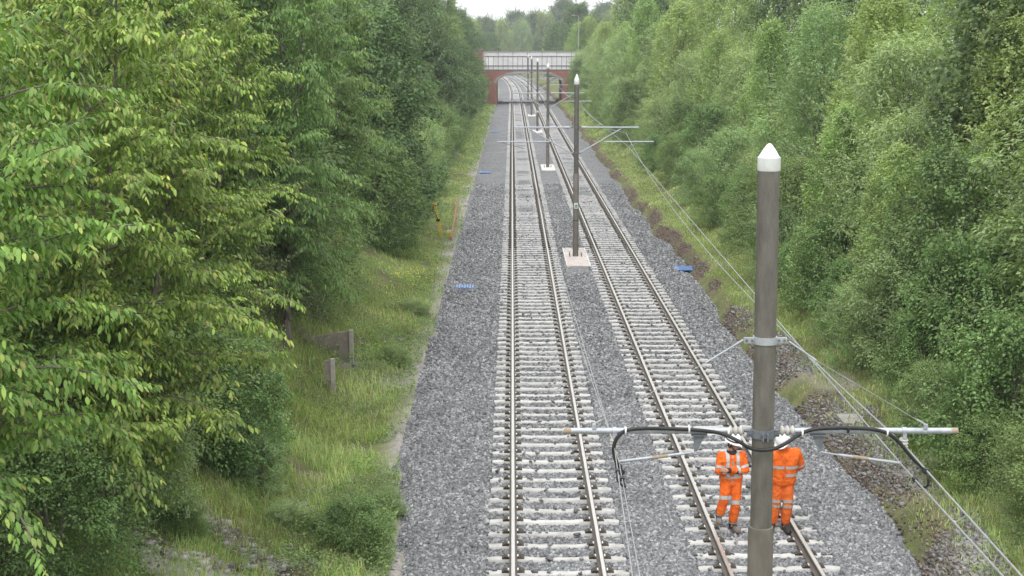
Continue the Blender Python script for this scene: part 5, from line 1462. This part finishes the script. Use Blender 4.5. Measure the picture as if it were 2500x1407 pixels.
# two broken concrete slabs sliding down the left bank in the foreground, crumbling along their edges
for pts_, lab, th in ((((335, 1350), (372, 1352), (400, 1372), (436, 1380), (470, 1378), (520, 1398), (575, 1408), (700, 1440), (420, 1450), (350, 1400)), 'grey concrete slab edge breaking out of the grass at the bottom left', .07), (((490, 1255), (515, 1258), (540, 1278), (582, 1296), (612, 1330), (655, 1352), (690, 1395), (650, 1396), (612, 1352), (588, 1340), (556, 1310), (525, 1290)), 'thin strip of grey rubble concrete running down the grass, lower left', .02)):
    W_ = [hit(a, b) for a, b in pts_]; c = sum(W_, Vector()) / len(W_)
    mb = MB(c); mb.prism([v + Vector((0, 0, -.2)) for v in W_][::-1], (0, 0, .2 + th))
    o_ = mb.build('broken_slab', [M['greyslab']]); o_.location = c
    put(o_, lab, 'slab')
r_ = np.random.RandomState(91); S_ = []
for (a, b), (a2, b2), k in (((330, 1345), (570, 1405), 240), ((490, 1250), (690, 1400), 420), ((505, 1262), (640, 1405), 200)):
    A, B_ = hit(a, b), hit(a2, b2)
    t = r_.rand(k); S_.append(np.stack([A.x + (B_.x - A.x) * t + r_.randn(k) * .10, A.y + (B_.y - A.y) * t + r_.randn(k) * .13, .014 + .05 * r_.rand(k) ** 3], 1))
S_ = np.concatenate(S_); n = len(S_)
base = np.array([(-1, -1, -1), (1, -1, -1), (1, 1, -1), (-1, 1, -1), (-1, -1, 1), (1, -1, 1), (1, 1, 1), (-1, 1, 1)], float)
P = base[None] * (1 + (r_.rand(n, 8, 3) - .5) * .9) * (S_[:, 2][:, None, None] * np.array([1.3, 1, .6])[None, None])
P += np.stack([S_[:, 0], S_[:, 1], gh(S_[:, 0], S_[:, 1]) + .04], 1)[:, None, :]
fq = np.array([(0, 3, 2, 1), (4, 5, 6, 7), (0, 1, 5, 4), (1, 2, 6, 5), (2, 3, 7, 6), (3, 0, 4, 7)])
M['rubble'] = leaf_mat('rubble_stone', [(.11, .09, .075), (.20, .18, .16), (.30, .285, .265), (.40, .385, .36)], 0.0)
put(link('slab_rubble', np_mesh('slab_rubble', P.reshape(-1, 3), (np.arange(n)[:, None, None] * 8 + fq[None]).reshape(-1, 4), M['rubble'])), 'crumbled grey rubble and earth beside the broken slabs', 'rubble', kind='stuff')
for (a, b), s_, k_, l_ in (((870, 1345), .36, 'hazel1', 'dark low weed bush at the ballast edge, bottom of the view'), ((800, 1310), .26, 'hazel1', 'small dark weed clump beside the low weed bush at the bottom'), ((930, 1250), .24, 'hawthorn', 'small weed clump at the ballast edge left of the near rails'), ((700, 1290), .24, 'sallow', 'small pale weed clump right of the rubble strip'), ((960, 890), .26, 'hawthorn', 'weed clump creeping onto the ballast right of the concrete panel'), ((1010, 770), .25, 'hawthorn', 'green weed clump at the ballast edge below the yellow flowers'), ((620, 1180), .3, 'sallow', 'young pale sapling in the grass under the cherries'), ((430, 1290), .25, 'hazel1', 'leafy sapling above the broken slab at the lower left')):
    q_ = hit(a, b); plant(k_, q_.x, q_.y, s_ * 1.15, l_, sz=.5 if s_ < .3 else .75)
#HAZE
# ------------------------------------------------------------------ damp summer air
hm = bpy.data.materials.new('haze_air'); hm.use_nodes = True
t_ = hm.node_tree; t_.nodes.remove(t_.nodes['Principled BSDF'])
pv = t_.nodes.new('ShaderNodeVolumePrincipled'); pv.inputs['Color'].default_value = (.93, .96, 1, 1); pv.inputs['Density'].default_value = .00045
pv.inputs['Anisotropy'].default_value = .2
t_.links.new(pv.outputs[0], t_.nodes['Material Output'].inputs['Volume'])
mb = MB(); mb.box((0, 1000, 17), (720, 1250, 19)); put(mb.build('haze', [hm]), 'pale damp air filling the cutting', 'haze', kind='stuff')
